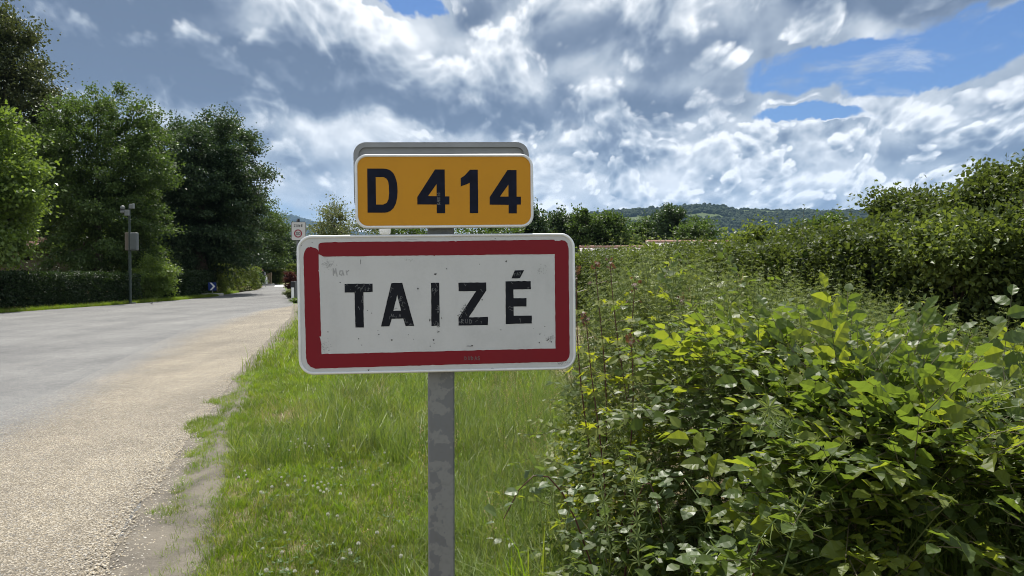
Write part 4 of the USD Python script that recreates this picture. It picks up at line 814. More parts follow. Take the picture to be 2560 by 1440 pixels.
Bn = [('head', 'chin'), ('chin', 'neck'), ('head', 'neck'), ('neck', 'sl', 'sr', 'chest'), ('sl', 'sr', 'chest', 'waist'), ('waist', 'pl', 'pr'), ('pl', 'kl'), ('pr', 'kr'), ('kl', 'al'), ('kr', 'ar'), ('al', 'tl'), ('ar', 'tr'), ('sl', 'el'), ('sr', 'er'), ('el', 'hl'), ('er', 'hr')]
JJ = {k: (tuple(np.array(p) + o), r) for k, (p, r) in J.items()}
part(t, 'body', body(JJ, Bn), 'skin', True)
def grow(keys, g): return {k: (JJ[k][0], JJ[k][1] + g) for k in keys}
part(t, 'jacket', body(grow(('sl', 'sr', 'chest', 'waist', 'pl', 'pr', 'el', 'er', 'neck'), .018) | {'hl': (tuple(np.array(JJ['el'][0]) * .25 + np.array(JJ['hl'][0]) * .75), .048), 'hr': (tuple(np.array(JJ['er'][0]) * .25 + np.array(JJ['hr'][0]) * .75), .048)}, [('neck', 'sl', 'sr'), ('sl', 'sr', 'chest', 'waist'), ('waist', 'pl', 'pr'), ('sl', 'el'), ('sr', 'er'), ('el', 'hl'), ('er', 'hr')]), 'jacket', True)
part(t, 'trousers', body(grow(('pl', 'pr', 'kl', 'kr', 'al', 'ar'), .014), [('pl', 'pr'), ('pl', 'kl'), ('pr', 'kr'), ('kl', 'al'), ('kr', 'ar')]), 'trousers', True)
part(t, 'hair', body({'a': (tuple(o + [0, .02, 1.60]), .105), 'b': (tuple(o + [0, .05, 1.50]), .09)}, [('a', 'b')]), 'hair', True)
t2 = thing('shoulder_bag', o + [.22, -.02, 1.1], 'pale grey bag hanging at the side of the walking person', 'bag'); part(t2, 'pouch', rbox(o + [.27, -.10, 1.16], (.20, .16, .34), .05), 'shirt', True); part(t2, 'strap', tube([o + [.27, -.08, 1.32], o + [.12, -.10, 1.43], o + [-.02, -.16, 1.36]], .015, 5), 'shirt')

c = GP(379, 762); o = np.array([c[0], c[1], 0])
t = thing('bird', o, 'tiny grey bird standing on the road by the far verge', 'bird')
part(t, 'body', body({'h': (tuple(o + [.045, 0, .115]), .020), 'b': (tuple(o + [.055 - .04, 0, .085]), .030), 'r': (tuple(o + [-.03, 0, .075]), .022), 't': (tuple(o + [-.11, 0, .085]), .008), 'k': (tuple(o + [.075, 0, .113]), .005)}, [('h', 'b'), ('b', 'r'), ('r', 't'), ('h', 'k')], .006), 'bird_grey', True)
for s in (-1, 1): part(t, 'leg', tube([o + [.0, s * .012, .06], o + [.005, s * .014, .03], o + [.0, s * .014, .004]], .003, 5), 'black_plastic')

# street light head poking out of the hedge
d = 21.0; b = W(1696, 0, d); z1 = W(0, 626, d)[2]
t = thing('street_light', (b[0], d, 0), 'dark flat street light head on a grey post sticking out of the right hedge', 'street lamp')
part(t, 'post', tube([(b[0], d, 0), (b[0], d, z1 + .02)], [.05, .04], 10), 'zinc', smooth=True)
a = W(1648, 615.5, d); mid = (a + np.array([b[0], d, z1])) / 2; L_ = np.linalg.norm(a - np.array([b[0], d, z1])); an = math.atan2(a[2] - z1, a[0] - b[0])
for nm, s0, s1, th, mt in (('arm', 0, .45, .05, 'dark_metal'), ('lamp_head', .4, 1.0, .035, 'black_plastic')):
    c_ = np.array([b[0], d, z1]) + (a - np.array([b[0], d, z1])) * (s0 + s1) / 2; m = trimesh.creation.box([L_ * (s1 - s0), .2 if nm == 'lamp_head' else .07, th]); m.apply_transform(trimesh.transformations.rotation_matrix(-an, [0, 1, 0])); m.apply_translation(c_); part(t, nm, m, mt)

# ------------------------------------------------------------------ grass verge
def blades(n, spread, h, w, lean, seed, seg=3):
    """a tuft of curved tapering blades"""
    r = np.random.default_rng(seed); vs, fs = [], []; k = 0
    for i in range(n):
        a = r.random() * 6.28; b = np.array([r.normal() * spread, r.normal() * spread, -.02]); hh = h * r.uniform(.45, 1.15); ln = lean * r.uniform(.3, 1.5) * hh; ww = w * r.uniform(.7, 1.3)
        dirn = np.array([math.cos(a), math.sin(a), 0]); sd = np.array([-math.sin(a), math.cos(a), 0]); tt = np.linspace(0, 1, seg + 1)
        tw = r.normal() * .5; sd = sd * math.cos(tw) + dirn * math.sin(tw)
        p = b + dirn * (ln * tt ** 2)[:, None] + np.array([0, 0, 1.0]) * (hh * (tt - .22 * tt ** 3 * lean * 1.5))[:, None]
        q = np.vstack([p[:-1] - sd * (ww * (1 - tt[:-1] ** 1.5 * .75))[:, None] / 2, p[:-1] + sd * (ww * (1 - tt[:-1] ** 1.5 * .75))[:, None] / 2, p[-1:]])
        vs.append(q)
        for s in range(seg - 1): fs += [[k + s, k + seg + s, k + seg + s + 1], [k + s, k + seg + s + 1, k + s + 1]]
        fs.append([k + seg - 1, k + 2 * seg - 1, k + 2 * seg]); k += 2 * seg + 1
    return np.vstack(vs), np.array(fs)
short = [blades(26, .035, .085, .0042, .55, 1), blades(22, .04, .11, .0045, .7, 2), blades(24, .04, .065, .004, .9, 3), blades(18, .045, .14, .004, .5, 4)]
tall = [blades(15, .04, .42, .006, .5, 5), blades(12, .05, .34, .0055, .9, 6), blades(14, .04, .52, .005, .45, 7), blades(10, .05, .40, .006, 1.1, 8)]
dry = [blades(16, .05, .10, .0035, 1.2, 9), blades(10, .04, .30, .003, .6, 10)]
def seedhead(seed):
    """flowering stalk with a loose panicle"""
    r = np.random.default_rng(seed); h = .75; p = np.array([[0, 0, 0], [.01, .02, h * .5], [.03, .06, h]]); ms = [tube(p, [.0015, .0012, .0008], 3, cap=False)]
    P = p[1] + (p[2] - p[1]) * np.linspace(.35, 1, 26)[:, None] + r.normal(size=(26, 3)) * [.018, .018, .01]
    ms.append(place(*DIAMOND, P, r.normal(size=(26, 3)) * .4 + [0, 0, 1], r.normal(size=(26, 3)), .014)); return cat_m(ms)
heads = [seedhead(1), seedhead(2)]
def xm(d): return np.interp(d, [0, 2.4, 3.2, 4.5, 7, 10, 16, 24, 40], [.85, .62, .42, .30, .2, 0.1, -.6, -1.6, -6.5])   # where the weeds begin
rg = np.random.default_rng(5)
def scatter(n, d0, d1, fa, fb, edge=0.0, pw=1.0):
    d = d0 + (d1 - d0) * rg.random(n) ** pw; a, b = fa(d), fb(d); x = a + (b - a) * rg.random(n)
    if edge:
        nz = meshkit.fbm(np.stack([x * 2.6, d * 2.6, 0 * d], -1), 3, 31); k = (x - a) > edge * 2 * nz; x, d = x[k], d[k]
    return x, d
def zz(x, d): return vz(x, d) * np.clip((x - xg(d)) / .25, .25, 1)
dead = lambda x, d: np.exp(-(((x + 2.38) / .28) ** 2 + ((d - 8.2) / .50) ** 2)) + .8 * np.exp(-(((x + 1.72) / .32) ** 2 + ((d - 9.6) / .9) ** 2)) + .5 * np.exp(-(((x + 1.25) / .12) ** 2 + ((d - 4.1) / .25) ** 2))
x, d = scatter(16500, 2.9, 12, lambda d: xg(d) - .34, lambda d: xm(d) + .5, .26, 1.25)
k = rg.random(len(x)) > dead(x, d) * .85; x, d = x[k], d[k]
sc = rg.uniform(.7, 1.25, len(x)) * (1 + .5 * np.clip((d - 5) / 7, 0, 1)) * (.62 + .38 * np.clip((x - xg(d)) / .6, 0, 1)) * (1 + .25 * np.clip((x + 1.0) / 1.2, 0, 1))
instancer('grass', short, ['grass_short'] * 4, np.stack([x, d, zz(x, d)], 1), rg.random(len(x)) * 6.28, sc, tilt=(rg.random(len(x)) * 6.28, np.abs(rg.normal(0, .2, len(x)))), which=rg.choice(4, len(x), p=[.35, .3, .25, .1]), label='short green verge grass between the road edge and the weeds', cat='grass')
x, d = scatter(9500, 12, 46, lambda d: xg(d) - .1, lambda d: np.minimum(xm(d) + 1.5, 1.5), .25, 1.3)
instancer('grass', short, ['grass_short'] * 4, np.stack([x, d, zz(x, d)], 1), rg.random(len(x)) * 6.28, rg.uniform(1.5, 2.6, len(x)), which=rg.integers(0, 4, len(x)), label='grass verge running back along the road behind the signs', cat='grass')
x, d = scatter(4200, 2.9, 9, lambda d: np.full_like(d, -.75), lambda d: xm(d) + .6, 0, 1.1)
k = rg.random(len(x)) < np.clip((x - (-.35 - .05 * d)) / .45 + .12, .04, 1); x, d = x[k], d[k]
instancer('tall_grass', tall, ['grass_tall', 'grass_short', 'grass_tall', 'grass_tall'], np.stack([x, d, zz(x, d)], 1), rg.random(len(x)) * 6.28, rg.uniform(.5, .95, len(x)) * (.75 + .25 * np.clip((x + .5) / .8, 0, 1)), tilt=(rg.random(len(x)) * 6.28, np.abs(rg.normal(0, .22, len(x)))), which=rg.integers(0, 4, len(x)), label='taller silvery green grass around and right of the sign post', cat='grass')
x, d = scatter(1500, 6, 16, lambda d: np.full_like(d, -2.2), lambda d: xm(d) + .6, 0, 1.1)
instancer('tall_grass', tall, ['grass_tall', 'grass_short', 'grass_tall', 'grass_tall'], np.stack([x, d, zz(x, d)], 1), rg.random(len(x)) * 6.28, rg.uniform(.7, 1.1, len(x)), which=rg.integers(0, 4, len(x)), label='long pale grass below the bottom edge of the white panel', cat='grass')
x, d = scatter(420, 3.0, 13, lambda d: xg(d) + .05, lambda d: xm(d) + .3); k = rg.random(len(x)) < .12 + dead(x, d); x, d = x[k], d[k]
x2, d2 = scatter(1400, 6.4, 9.6, lambda d: np.full_like(d, -3.2), lambda d: np.full_like(d, -.9)); k = rg.random(len(x2)) < dead(x2, d2) * .8; x, d = np.concatenate([x, x2[k]]), np.concatenate([d, d2[k]])
instancer('dry_grass', dry, ['grass_dry'] * 2, np.stack([x, d, zz(x, d)], 1), rg.random(len(x)) * 6.28, rg.uniform(.7, 1.3, len(x)), which=(rg.random(len(x)) < .25).astype(int), label='straw coloured dead grass in worn patches of the verge', cat='grass')
x, d = scatter(260, 3.0, 9, lambda d: np.full_like(d, -.7), lambda d: xm(d) + .4); instancer('seeding_grass', heads, ['grass_dry', 'grass_tall'], np.stack([x, d, zz(x, d)], 1), rg.random(len(x)) * 6.28, rg.uniform(.45, .85, len(x)), tilt=(rg.random(len(x)) * 6.28, np.abs(rg.normal(0, .25, len(x)))), which=rg.integers(0, 2, len(x)), label='feathery grass stalks in seed standing above the verge', cat='grass')
x, d = scatter(6500, 24, 54, lambda d: xl(d) - .8, lambda d: xl(d) + .02)
instancer('grass', short, ['grass_short'] * 4, np.stack([x, d, .03 + 0 * x], 1), rg.random(len(x)) * 6.28, rg.uniform(.9, 1.9, len(x)), which=rg.integers(0, 4, len(x)), label='strip of grass along the far side of the road below the left hedge', cat='grass')
# clover
tri = cat_m([place(*(np.array([[0, 0, 0], [-.30, .35, .05], [-.36, .75, .02], [0, .92, 0], [.36, .75, .02], [.30, .35, .05]]), np.array([[0, 2, 1], [0, 3, 2], [0, 4, 3], [0, 5, 4]])), np.zeros((3, 3)) + [0, 0, .05], np.array([[math.cos(a), math.sin(a), .1] for a in (0, 2.1, 4.2)]), np.tile([0, 0, 1.0], (3, 1)), .02), tube([[0, 0, 0], [0, 0, .05]], .0008, 3, cap=False)])
x, d = scatter(1900, 3.2, 7.4, lambda d: xg(d) + .5, lambda d: np.full_like(d, .1)); nz = meshkit.fbm(np.stack([x * 1.5, d * 1.5, 0 * d], -1), 2, 77); k = nz > .50; x, d = x[k], d[k]
instancer('clover', [tri], ['clover_leaf'], np.stack([x, d, zz(x, d) + .015], 1), rg.random(len(x)) * 6.28, rg.uniform(.5, .95, len(x)), tilt=(rg.random(len(x)) * 6.28, np.abs(rg.normal(0, .4, len(x)))), label='patches of low three leaved clover in the short grass', cat='clover')
def clover_head():
    a = np.arange(46); ph = np.arccos(1 - 1.75 * (a + .5) / 46); th = a * 2.399; dv = np.stack([np.sin(ph) * np.cos(th), np.sin(ph) * np.sin(th), np.cos(ph)], 1)
    T = (np.array([[0, 0, 0], [-.22, .55, 0], [0, 1, .1], [.22, .55, 0]]), np.array([[0, 2, 1], [0, 3, 2]])); return place(*T, dv * .003, dv, np.roll(dv, 1, 1), .0105)
stage.CreateClassPrim('/World/clover_flower_shape'); cls = '/World/clover_flower_shape'
UsdGeom.Xform.Define(stage, cls); stage.GetPrimAtPath(cls).SetSpecifier(Sdf.SpecifierClass)
usdkit.mesh(stage, cls + '/flower_head', clover_head(), M['petal']); usdkit.mesh(stage, cls + '/stalk', tube([[0, 0, -.15], [.004, .002, -.07], [0, 0, 0]], .0011, 4, cap=False), M['stem_green'])
fl = [(738, 1120), (720, 1128), (742, 1100), (770, 1118), (776, 1122), (782, 1116), (790, 1112), (806, 1098), (806, 1102), (818, 1112), (820, 1118), (852, 1104), (882, 1117), (960, 1134), (608, 1180), (611, 1190), (668, 1176), (640, 1207), (676, 1220), (758, 1194), (760, 1205), (648, 1234), (828, 1172), (850, 1156), (852, 1172), (780, 1218), (790, 1212), (800, 1208), (808, 1216), (814, 1226), (798, 1230), (792, 1222), (806, 1234), (818, 1212), (848, 1238), (850, 1216), (930, 1216), (968, 1160), (816, 1290), (840, 1294), (708, 1336), (893, 1364), (870, 1380), (872, 1388), (940, 1336), (980, 1372), (652, 1376), (700, 1386), (660, 1432), (712, 1430), (732, 1434), (788, 1436), (854, 1402), (1000, 1396), (724, 1106), (734, 1112), (760, 1110), (592, 1196), (716, 1216), (700, 1196)]
for px, py in fl:
    g = GP(px, py); r_ = rg.random(3); z = zz(g[:1], g[1:])[0] + .10 + .03 * r_[0]; k = (EYE - z) / EYE; x_, d_ = g * k
    path = fresh('/World', 'clover_flower'); xf = UsdGeom.Xform.Define(stage, path); xf.AddTranslateOp().Set((float(x_), float(d_), float(z))); xf.AddRotateXYZOp().Set((float(r_[1] * 30 - 15), float(r_[2] * 30 - 15), float(r_[0] * 360))); s_ = .6 + .35 * float(r_[1]); xf.AddScaleOp().Set((s_, s_, s_))
    p_ = xf.GetPrim(); p_.GetReferences().AddInternalReference(cls); p_.SetInstanceable(True); lab = 'clover flower low in the frame near the bottom edge' if py > 1280 else 'clover flower at the left side of the verge near the worn road edge' if px < 690 else 'clover flower in the upper cluster halfway up the verge' if py < 1145 else 'clover flower in the middle cluster left of the post'
    tag(p_, 'white ' + lab, 'flower', 'white ' + lab.replace('flower', 'flowers', 1))

# ------------------------------------------------------------------ the bank of weeds and saplings on the right
def Hm(x, d):
    """height of the mass of growth"""
    e = np.clip((x - xm(d)) / .45, 0, 1); front = np.clip((d - 1.72) / .5, 0, 1)
    hb = np.interp(x / d, [.08, .146, .244, .346, .475, .67, 1], [1.46, 1.52, 1.47, 1.32, 1.15, 1.04, 1.0]); h0 = np.interp(d, [2, 2.6, 3.2], [.97, 1.06, 1.13])
    h = h0 + (hb - h0) * np.clip((d - 2.7) / 2.0, 0, 1)
    h = h + .20 * (meshkit.fbm(np.stack([x * 1.7, d * 1.7, 0 * x], -1), 3, 41) - .5) * 2
    return h * (.35 + .65 * e ** .7) * (.45 + .55 * front ** .6)
rp = np.random.default_rng(9)
def spray(nl, L, leaf, seed):
    """a twig with two ranks of alternate leaves: frames (pos, fwd, up, size) and the twig's line"""
    r = np.random.default_rng(seed); t = np.linspace(.10, 1, nl); p = np.stack([.10 * np.sin(t * 2.2 + seed) * L, t * L, -.22 * L * t ** 2 + .08 * L * np.sin(t * 5 + seed)], 1)
    sgn = np.where(np.arange(nl) % 2, 1, -1.0); sgn[-1] = 0
    f = np.stack([sgn * .9, np.full(nl, .62), r.normal(size=nl) * .22 - .10], 1); f[-1] = [0, 1, -.25]
    u = np.stack([-sgn * .10 + r.normal(size=nl) * .18, r.normal(size=nl) * .18 - .1, np.ones(nl)], 1)
    s = leaf * (.55 + .6 * np.sin(np.pi * np.clip(t * .86 + .06, 0, 1)) ** .8) * r.uniform(.85, 1.12, nl)
    line = np.stack([.10 * np.sin(np.linspace(0, 1, 6) * 2.2 + seed) * L, np.linspace(0, 1, 6) * L, -.22 * L * np.linspace(0, 1, 6) ** 2 + .08 * L * np.sin(np.linspace(0, 1, 6) * 5 + seed)], 1)
    return p, f, u, s, line
SPR = [spray(9, .27, .054, 1), spray(8, .23, .050, 2), spray(10, .30, .052, 3), spray(7, .18, .046, 4)]
def basis(fwd, up):
    f = unit(fwd); s = unit(np.cross(f, up)); return np.stack([s, f, np.cross(s, f)], -1)
# where the elm sprays grow: on the outer surface of the mass and a little inside it
n = 9500; d = 1.95 + 3.5 * rp.random(n) ** 1.15; x = xm(d) - .12 + (.60 * d + 1.2) * rp.random(n) ** .95
wgt = np.where(d < 3.3, 1.0, np.clip(1.0 - (d - 3.3) * .75, .10, 1)) * np.where((x < 1.05) & (d > 3.2), .42, 1.0)
gapn = meshkit.fbm(np.stack([x * 2.6, d * 2.6, 0 * x + 3], -1), 3, 51)
k = rp.random(n) < wgt * np.clip((gapn - .40) / .12, .05, 1); x, d = x[k], d[k]; n = len(x); H = Hm(x, d)
frontness = np.clip((2.25 - d) / .4, 0, 1) + np.clip((xm(d) + .32 - x) / .3, 0, 1)
z = H + .05 - np.abs(rp.normal(0, .10, n)) * np.where(rp.random(n) < .3, 2.2, .8) - rp.random(n) * np.clip(frontness, 0, 1) * .55 * H
hx = (Hm(x + .12, d) - Hm(x - .12, d)) / .24; hd = (Hm(x, d + .12) - Hm(x, d - .12)) / .24
out = unit(np.stack([-hx * .9, -hd * .9, np.full(n, .55)], 1))
fwd = unit(out * .75 + np.stack([rp.normal(size=n) * .9 - .25, rp.normal(size=n) * .8 - .25, rp.normal(size=n) * .18 + .06], 1)); upv = unit(np.array([0, 0, 1.0]) + out * .35 + rp.normal(size=(n, 3)) * .22)
B = basis(fwd, upv); P0 = np.stack([x, d, z], 1); kind = rp.integers(0, 4, n); sz = rp.uniform(.6, 1.25, n); big = (d < 2.7) & (x / d > .34) & (rp.random(n) < .30); sz[big] *= 1.3
upv = np.where(big[:, None], unit(upv + [0, -.55, .5]), upv); B = basis(np.where(big[:, None], unit(fwd + [-.25, -.25, .22]), fwd), upv); P0[big, 2] += .05
bases = np.array([(.78, 2.95), (1.35, 2.62), (1.95, 2.75), (2.45, 3.0), (1.15, 3.55), (2.0, 3.75), (2.95, 3.9), (1.4, 4.6), (2.6, 4.8)])
elm_labels = ['elm shrub nearest the post, its leafy branches arching left over the tall grass', 'elm shrub with shaded leaves at the bottom of the frame right of the post', 'elm shrub in the foreground below the middle of the right half', 'elm shrub with big pale veined leaves at the lower right edge', 'elm shrub with glowing yellow green leaves behind the arching one', 'elm shrub among the cleavers in the middle of the weed bank', 'elm shrub at the right edge in front of the dark hedge', 'elm sprays poking out of the weeds furthest back near the hedge', 'elm shoots with yellow leaves against the dark foot of the hedge']
own = np.argmin(np.linalg.norm(P0[:, None, :2] - bases[None], axis=2), axis=1)
camv = np.array([0, 0, EYE])
for b_i, bb in enumerate(bases):
    t = thing('elm_shrub', (bb[0], bb[1], .05), elm_labels[b_i], 'shrub'); ids = np.where(own == b_i)[0]
    # stems that rise and spread to the sprays
    for s in range(6):
        tgt = P0[rp.choice(ids)]; m_ = (np.array([*bb, .05]) + tgt) / 2 + [0, 0, .15]; q0 = np.array([bb[0] + rp.normal() * .05, bb[1] + rp.normal() * .05, .03])
        part(t, 'stem', tube([q0, q0 * .5 + m_ * .5 + [0, 0, .05], m_, tgt], [.011, .009, .007, .003], 6), 'twig', smooth=True)
    fr = {0: [[], [], [], []], 1: [[], [], [], []], 2: [[], [], [], []], 3: [[], [], [], []]}; twigs = []; near = []
    for i in ids:
        p, f, u, s, line = SPR[kind[i]]; R = B[i] * sz[i]
        Pw, Fw, Uw, Sw = P0[i] + p @ R.T, f @ R.T, u @ R.T, s * sz[i]
        twigs.append(tube(P0[i] + line[[0, 2, 5]] @ R.T, [.0022, .0017, .0009], 3, cap=False))
        young = 1 if rp.random() < (.28 if d[i] < 3.2 else .38) else 0
        j = rp.integers(0, 3)
        dist = np.linalg.norm(Pw - camv, axis=1); deep = H[i] - z[i]
        vis = (Sw / dist) * (1.0 if deep < .07 else .4)
        for q in range(len(Sw)):
            near.append((vis[q], Pw[q], Fw[q], Uw[q], Sw[q], young, (j + q) % 3, q == len(Sw) - 1))
    near.sort(key=lambda a: -a[0]); keep = near[:85 if b_i < 6 else 40]; rest = near[len(keep):]
    for v_, p, f, u, s, yg, j, tip in keep:
        part(t, 'leaf', place(*LEAF_ELM[j], p, f, u, s), 'elm_tip' if (tip and rp.random() < .25) else ('elm_young' if yg else 'elm_leaf'), smooth=False)
    for nm, yg in (('foliage', 0), ('young_foliage', 1)):
        sel = [a for a in rest if a[5] == yg]
        if not sel: continue
        ms = []
        lod = LEAF_ELM if bb[1] < 2.9 else LEAF_MID
        for j in range(len(lod)):
            q = [a for a in sel if a[6] % len(lod) == j]
            if q: ms.append(place(*lod[j], np.array([a[1] for a in q]), np.array([a[2] for a in q]), np.array([a[3] for a in q]), np.array([a[4] for a in q])))
        part(t, nm, cat_m(ms), 'elm_young' if yg else 'elm_leaf', kind='stuff')
    if twigs: part(t, 'twigs', cat_m(twigs), 'twig', kind='stuff')

# inner shade: smaller darker leaves low down inside the bank
n = 26000; d = 1.9 + 3.8 * rp.random(n) ** 1.1; x = xm(d) + .02 + (.66 * d + 1.2) * rp.random(n); H = Hm(x, d); z = H * rp.random(n) ** .8 * .88
ll = place(*LEAF_MID[0], np.stack([x, d, z], 1), rp.normal(size=(n, 3)) + [0, -.4, .1], rp.normal(size=(n, 3)) * .5 + [0, -.25, 1], rp.uniform(.025, .055, n))
solo('undergrowth', ll, 'elm_leaf', 'shaded leafy undergrowth inside the bank of weeds on the right', 'undergrowth', kind='stuff')

# brambles low at the front
def bramble(label, bx_, by_, nst, seed):
    r = np.random.default_rng(seed); t = thing('bramble', (bx_, by_, .05), label, 'bramble'); leaves = []
    for k in range(nst):
        a = r.uniform(-2.7, -.2); L = r.uniform(.45, .95); s_ = np.linspace(0, 1, 9); dr = np.array([math.cos(a), math.sin(a) * .7, 0])
        h0 = r.uniform(.45, .85); p = np.array([bx_, by_, .05]) + dr * (L * s_)[:, None] + np.array([0, 0, 1]) * (h0 * np.sin(s_ * 2.2))[:, None]
        part(t, 'cane', tube(p, np.linspace(.0045, .0018, 9), 6), 'twig_red' if k % 3 == 0 else 'stem_green', smooth=True)
        for i in range(1, 9):
            for c_, sc_ in ((0, 1.0), (1.05, .8), (-1.05, .8)):
                out = unit(dr * .5 + r.normal(size=3) * .5 + [0, -.35, .35]); b_ = basis(out, [0, 0, 1.0]); f = b_ @ np.array([math.sin(c_), math.cos(c_), 0]); leaves.append((p[i] + out * .05, f, np.array([0, -.25, 1]) + r.normal(size=3) * .25, .055 * sc_ * r.uniform(.75, 1.25)))
    for p, f, u, s in leaves[:290]: part(t, 'leaf', place(*BR, p, f, u, s), 'bramble_leaf')
BR = ovate(6, .40, .06, .015, .16, .05)
bramble('low bramble with rounded pale leaflets at the bottom right corner', 1.62, 2.45, 9, 1)
bramble('low bramble with rounded pale leaflets left of the bottom right one', .95, 2.55, 7, 2)
bramble('small bramble at the foot of the tall grass right of the post', .42, 3.1, 5, 3)

# field maple saplings with dark red stems
def maple(label, px, ytop, d, zb, seed, lean=0.0):
    r = np.random.default_rng(seed); top = W(px, ytop, d); b = np.array([top[0] + lean + r.normal() * .03, d + r.normal() * .05, zb]); t = thing('maple_sapling', (b[0], b[1], .05), label, 'sapling')
    n = 17; s = np.linspace(0, 1, n); p = b + (top - b) * s[:, None] + np.stack([.025 * np.sin(s * 5 + seed), .02 * np.sin(s * 4), 0 * s], 1); p = np.vstack([[b[0], b[1], .05], p])
    part(t, 'stem', tube(p, np.linspace(.006, .0018, n + 1), 6), 'twig_red', smooth=True)
    for i in range(5, n + 1):
        for q in range(2 if i % 3 else 3):
            a = i * 1.57 + q * 3.14 + r.normal() * .3; o = np.array([math.cos(a), math.sin(a), .30]); pl = .05 * r.uniform(.7, 1.3) * (1.1 - .35 * i / n); tip = p[i] + unit(o) * pl
            part(t, 'leaf', place(*LEAF_MAPLE, tip, unit(o * [1, 1, -2.6]), np.array([0, 0, 1]) + o * 1.3 + r.normal(size=3) * .2, .105 * r.uniform(.7, 1.15) * (1.15 - .55 * i / n) * (.55 if i >= n - 1 else 1)), 'maple_red' if i >= n - 1 else 'maple_leaf')
            part(t, 'leaf_stalk', tube([p[i], tip], .0009, 3, cap=False), 'twig_red')
    m = 12; part(t, 'shoot_tip', place(*LEAF_MID[1], p[-1] + r.normal(size=(m, 3)) * [.010, .010, .02], r.normal(size=(m, 3)) * .6 + [0, 0, .3], r.normal(size=(m, 3)), .022 * r.uniform(.6, 1.1, m)), 'maple_red')
for i, (px, yt, d_, ln, lab) in enumerate([(1496, 662, 3.9, .03, 'tallest maple sapling with red tip just right of the white panel'), (1537, 660, 3.8, .06, 'maple sapling with red tip second right of the white panel'), (1446, 682, 3.7, .04, 'maple sapling with a red tip touching the edge of the white panel'), (1578, 712, 3.9, .05, 'maple sapling with drooping red leaves third right of the white panel'),
    (1692, 752, 4.1, -.03, 'shorter maple sapling standing alone among the cleavers'), (1570, 858, 3.3, .02, 'low maple sapling with a red tip in front of the taller ones'), (1735, 834, 3.7, .02, 'low red tipped maple sapling right of the lone one'), (1480, 800, 3.4, .04, 'low yellow leaved maple sapling by the corner of the white panel')]):
    maple(lab, px, yt, d_, .1, 200 + i, ln)
n = 2600; d = 3.0 + 2.0 * rp.random(n); x = xm(d) - .05 + .95 * rp.random(n); H = Hm(x, d); z = H * (.35 + .68 * rp.random(n) ** .6)
solo('maple_thicket', place(*LEAF_MAPLE, np.stack([x, d, z], 1), rp.normal(size=(n, 3)) * [1, 1, .4] + [-.2, -.3, -.25], rp.normal(size=(n, 3)) * .4 + [0, 0, 1], rp.uniform(.035, .075, n)), 'maple_leaf', 'thicket of small lobed yellow green maple leaves beneath the red tipped saplings', 'maple thicket', kind='stuff')

# cleavers scrambling over everything
def cleaver(L, seed, bend):
    r = np.random.default_rng(seed); n = int(L / .042); s = np.linspace(0, 1, n); p = np.stack([bend * L * s ** 2, .03 * np.sin(s * 6 + seed), L * s * (1 - .25 * abs(bend) * s)], 1); ms = [tube(p[:: 2] if n > 6 else p, .0016, 4, cap=False)]; pos, fw, up = [], [], []; sz_ = []
    T = (np.array([[0, 0, 0], [-.085, .55, .03], [0, 1, -.02], [.085, .55, .03]]), np.array([[0, 2, 1], [0, 3, 2]])); tg = unit(np.gradient(p, axis=0))
    for i in range(2, n):
        sc_ = .034 * (1 - .65 * (i / n) ** 2.5)
        e1 = unit(np.cross(tg[i], [0.3, 1, 0])); e2 = np.cross(tg[i], e1)
        for q in range(7):
            a = q * .8976 + i * .5; o = e1 * math.cos(a) + e2 * math.sin(a); pos.append(p[i]); fw.append(o + tg[i] * .35); up.append(tg[i]); sz_.append(sc_ * r.uniform(.85, 1.1))
        if i % 3 == 0 and i > n * .4:
            for q in range(4): pos.append(p[i] + tg[i] * .02 + r.normal(size=3) * .012); fw.append(r.normal(size=3) + tg[i]); up.append(tg[i]); sz_.append(.016)
    ms.append(place(*T, np.array(pos), np.array(fw), np.array(up), np.array(sz_))); return cat_m(ms)
cl = [cleaver(.62, 1, .10), cleaver(.70, 2, -.15), cleaver(.55, 3, .35), cleaver(.60, 4, -.4)]
n = 9500; d = 2.5 + 3.0 * rp.random(n) ** .8; x = xm(d) + .15 + (.60 * d + .9) * rp.random(n)
wg = np.where(d < 3.1, .42, np.where((x > .8) | (d > 4.4), 1.0, .5)) * np.where(x / d > .5, .55, 1); k = rp.random(n) < wg; x, d = x[k], d[k]; H = Hm(x, d)
instancer('cleavers', cl, ['cleaver'] * 4, np.stack([x, d, H - .57 + .16 * rp.random(len(x))], 1), rp.random(len(x)) * 6.28, rp.uniform(.75, 1.12, len(x)), tilt=(rp.random(len(x)) * 6.28, np.abs(rp.normal(0, .28, len(x)))), which=rp.integers(0, 4, len(x)), label='fine stemmed cleavers scrambling over the whole bank of weeds', cat='cleavers')
n = 520; d = 2.2 + 2.6 * rp.random(n); x = xm(d) + .05 + (.52 * d) * rp.random(n) ** 1.2; k = meshkit.fbm(np.stack([x * 1.6, d * 1.6, 0 * d], -1), 2, 88) > .46; x, d = x[k], d[k]; H = Hm(x, d)
instancer('tall_grass', tall, ['grass_tall', 'grass_short', 'grass_tall', 'grass_tall'], np.stack([x, d, H - .30], 1), rp.random(len(x)) * 6.28, rp.uniform(.6, 1.0, len(x)), tilt=(rp.random(len(x)) * 6.28, np.abs(rp.normal(0, .2, len(x)))), which=rp.integers(0, 4, len(x)), label='grass blades pushing up through the elms and cleavers of the bank', cat='grass')
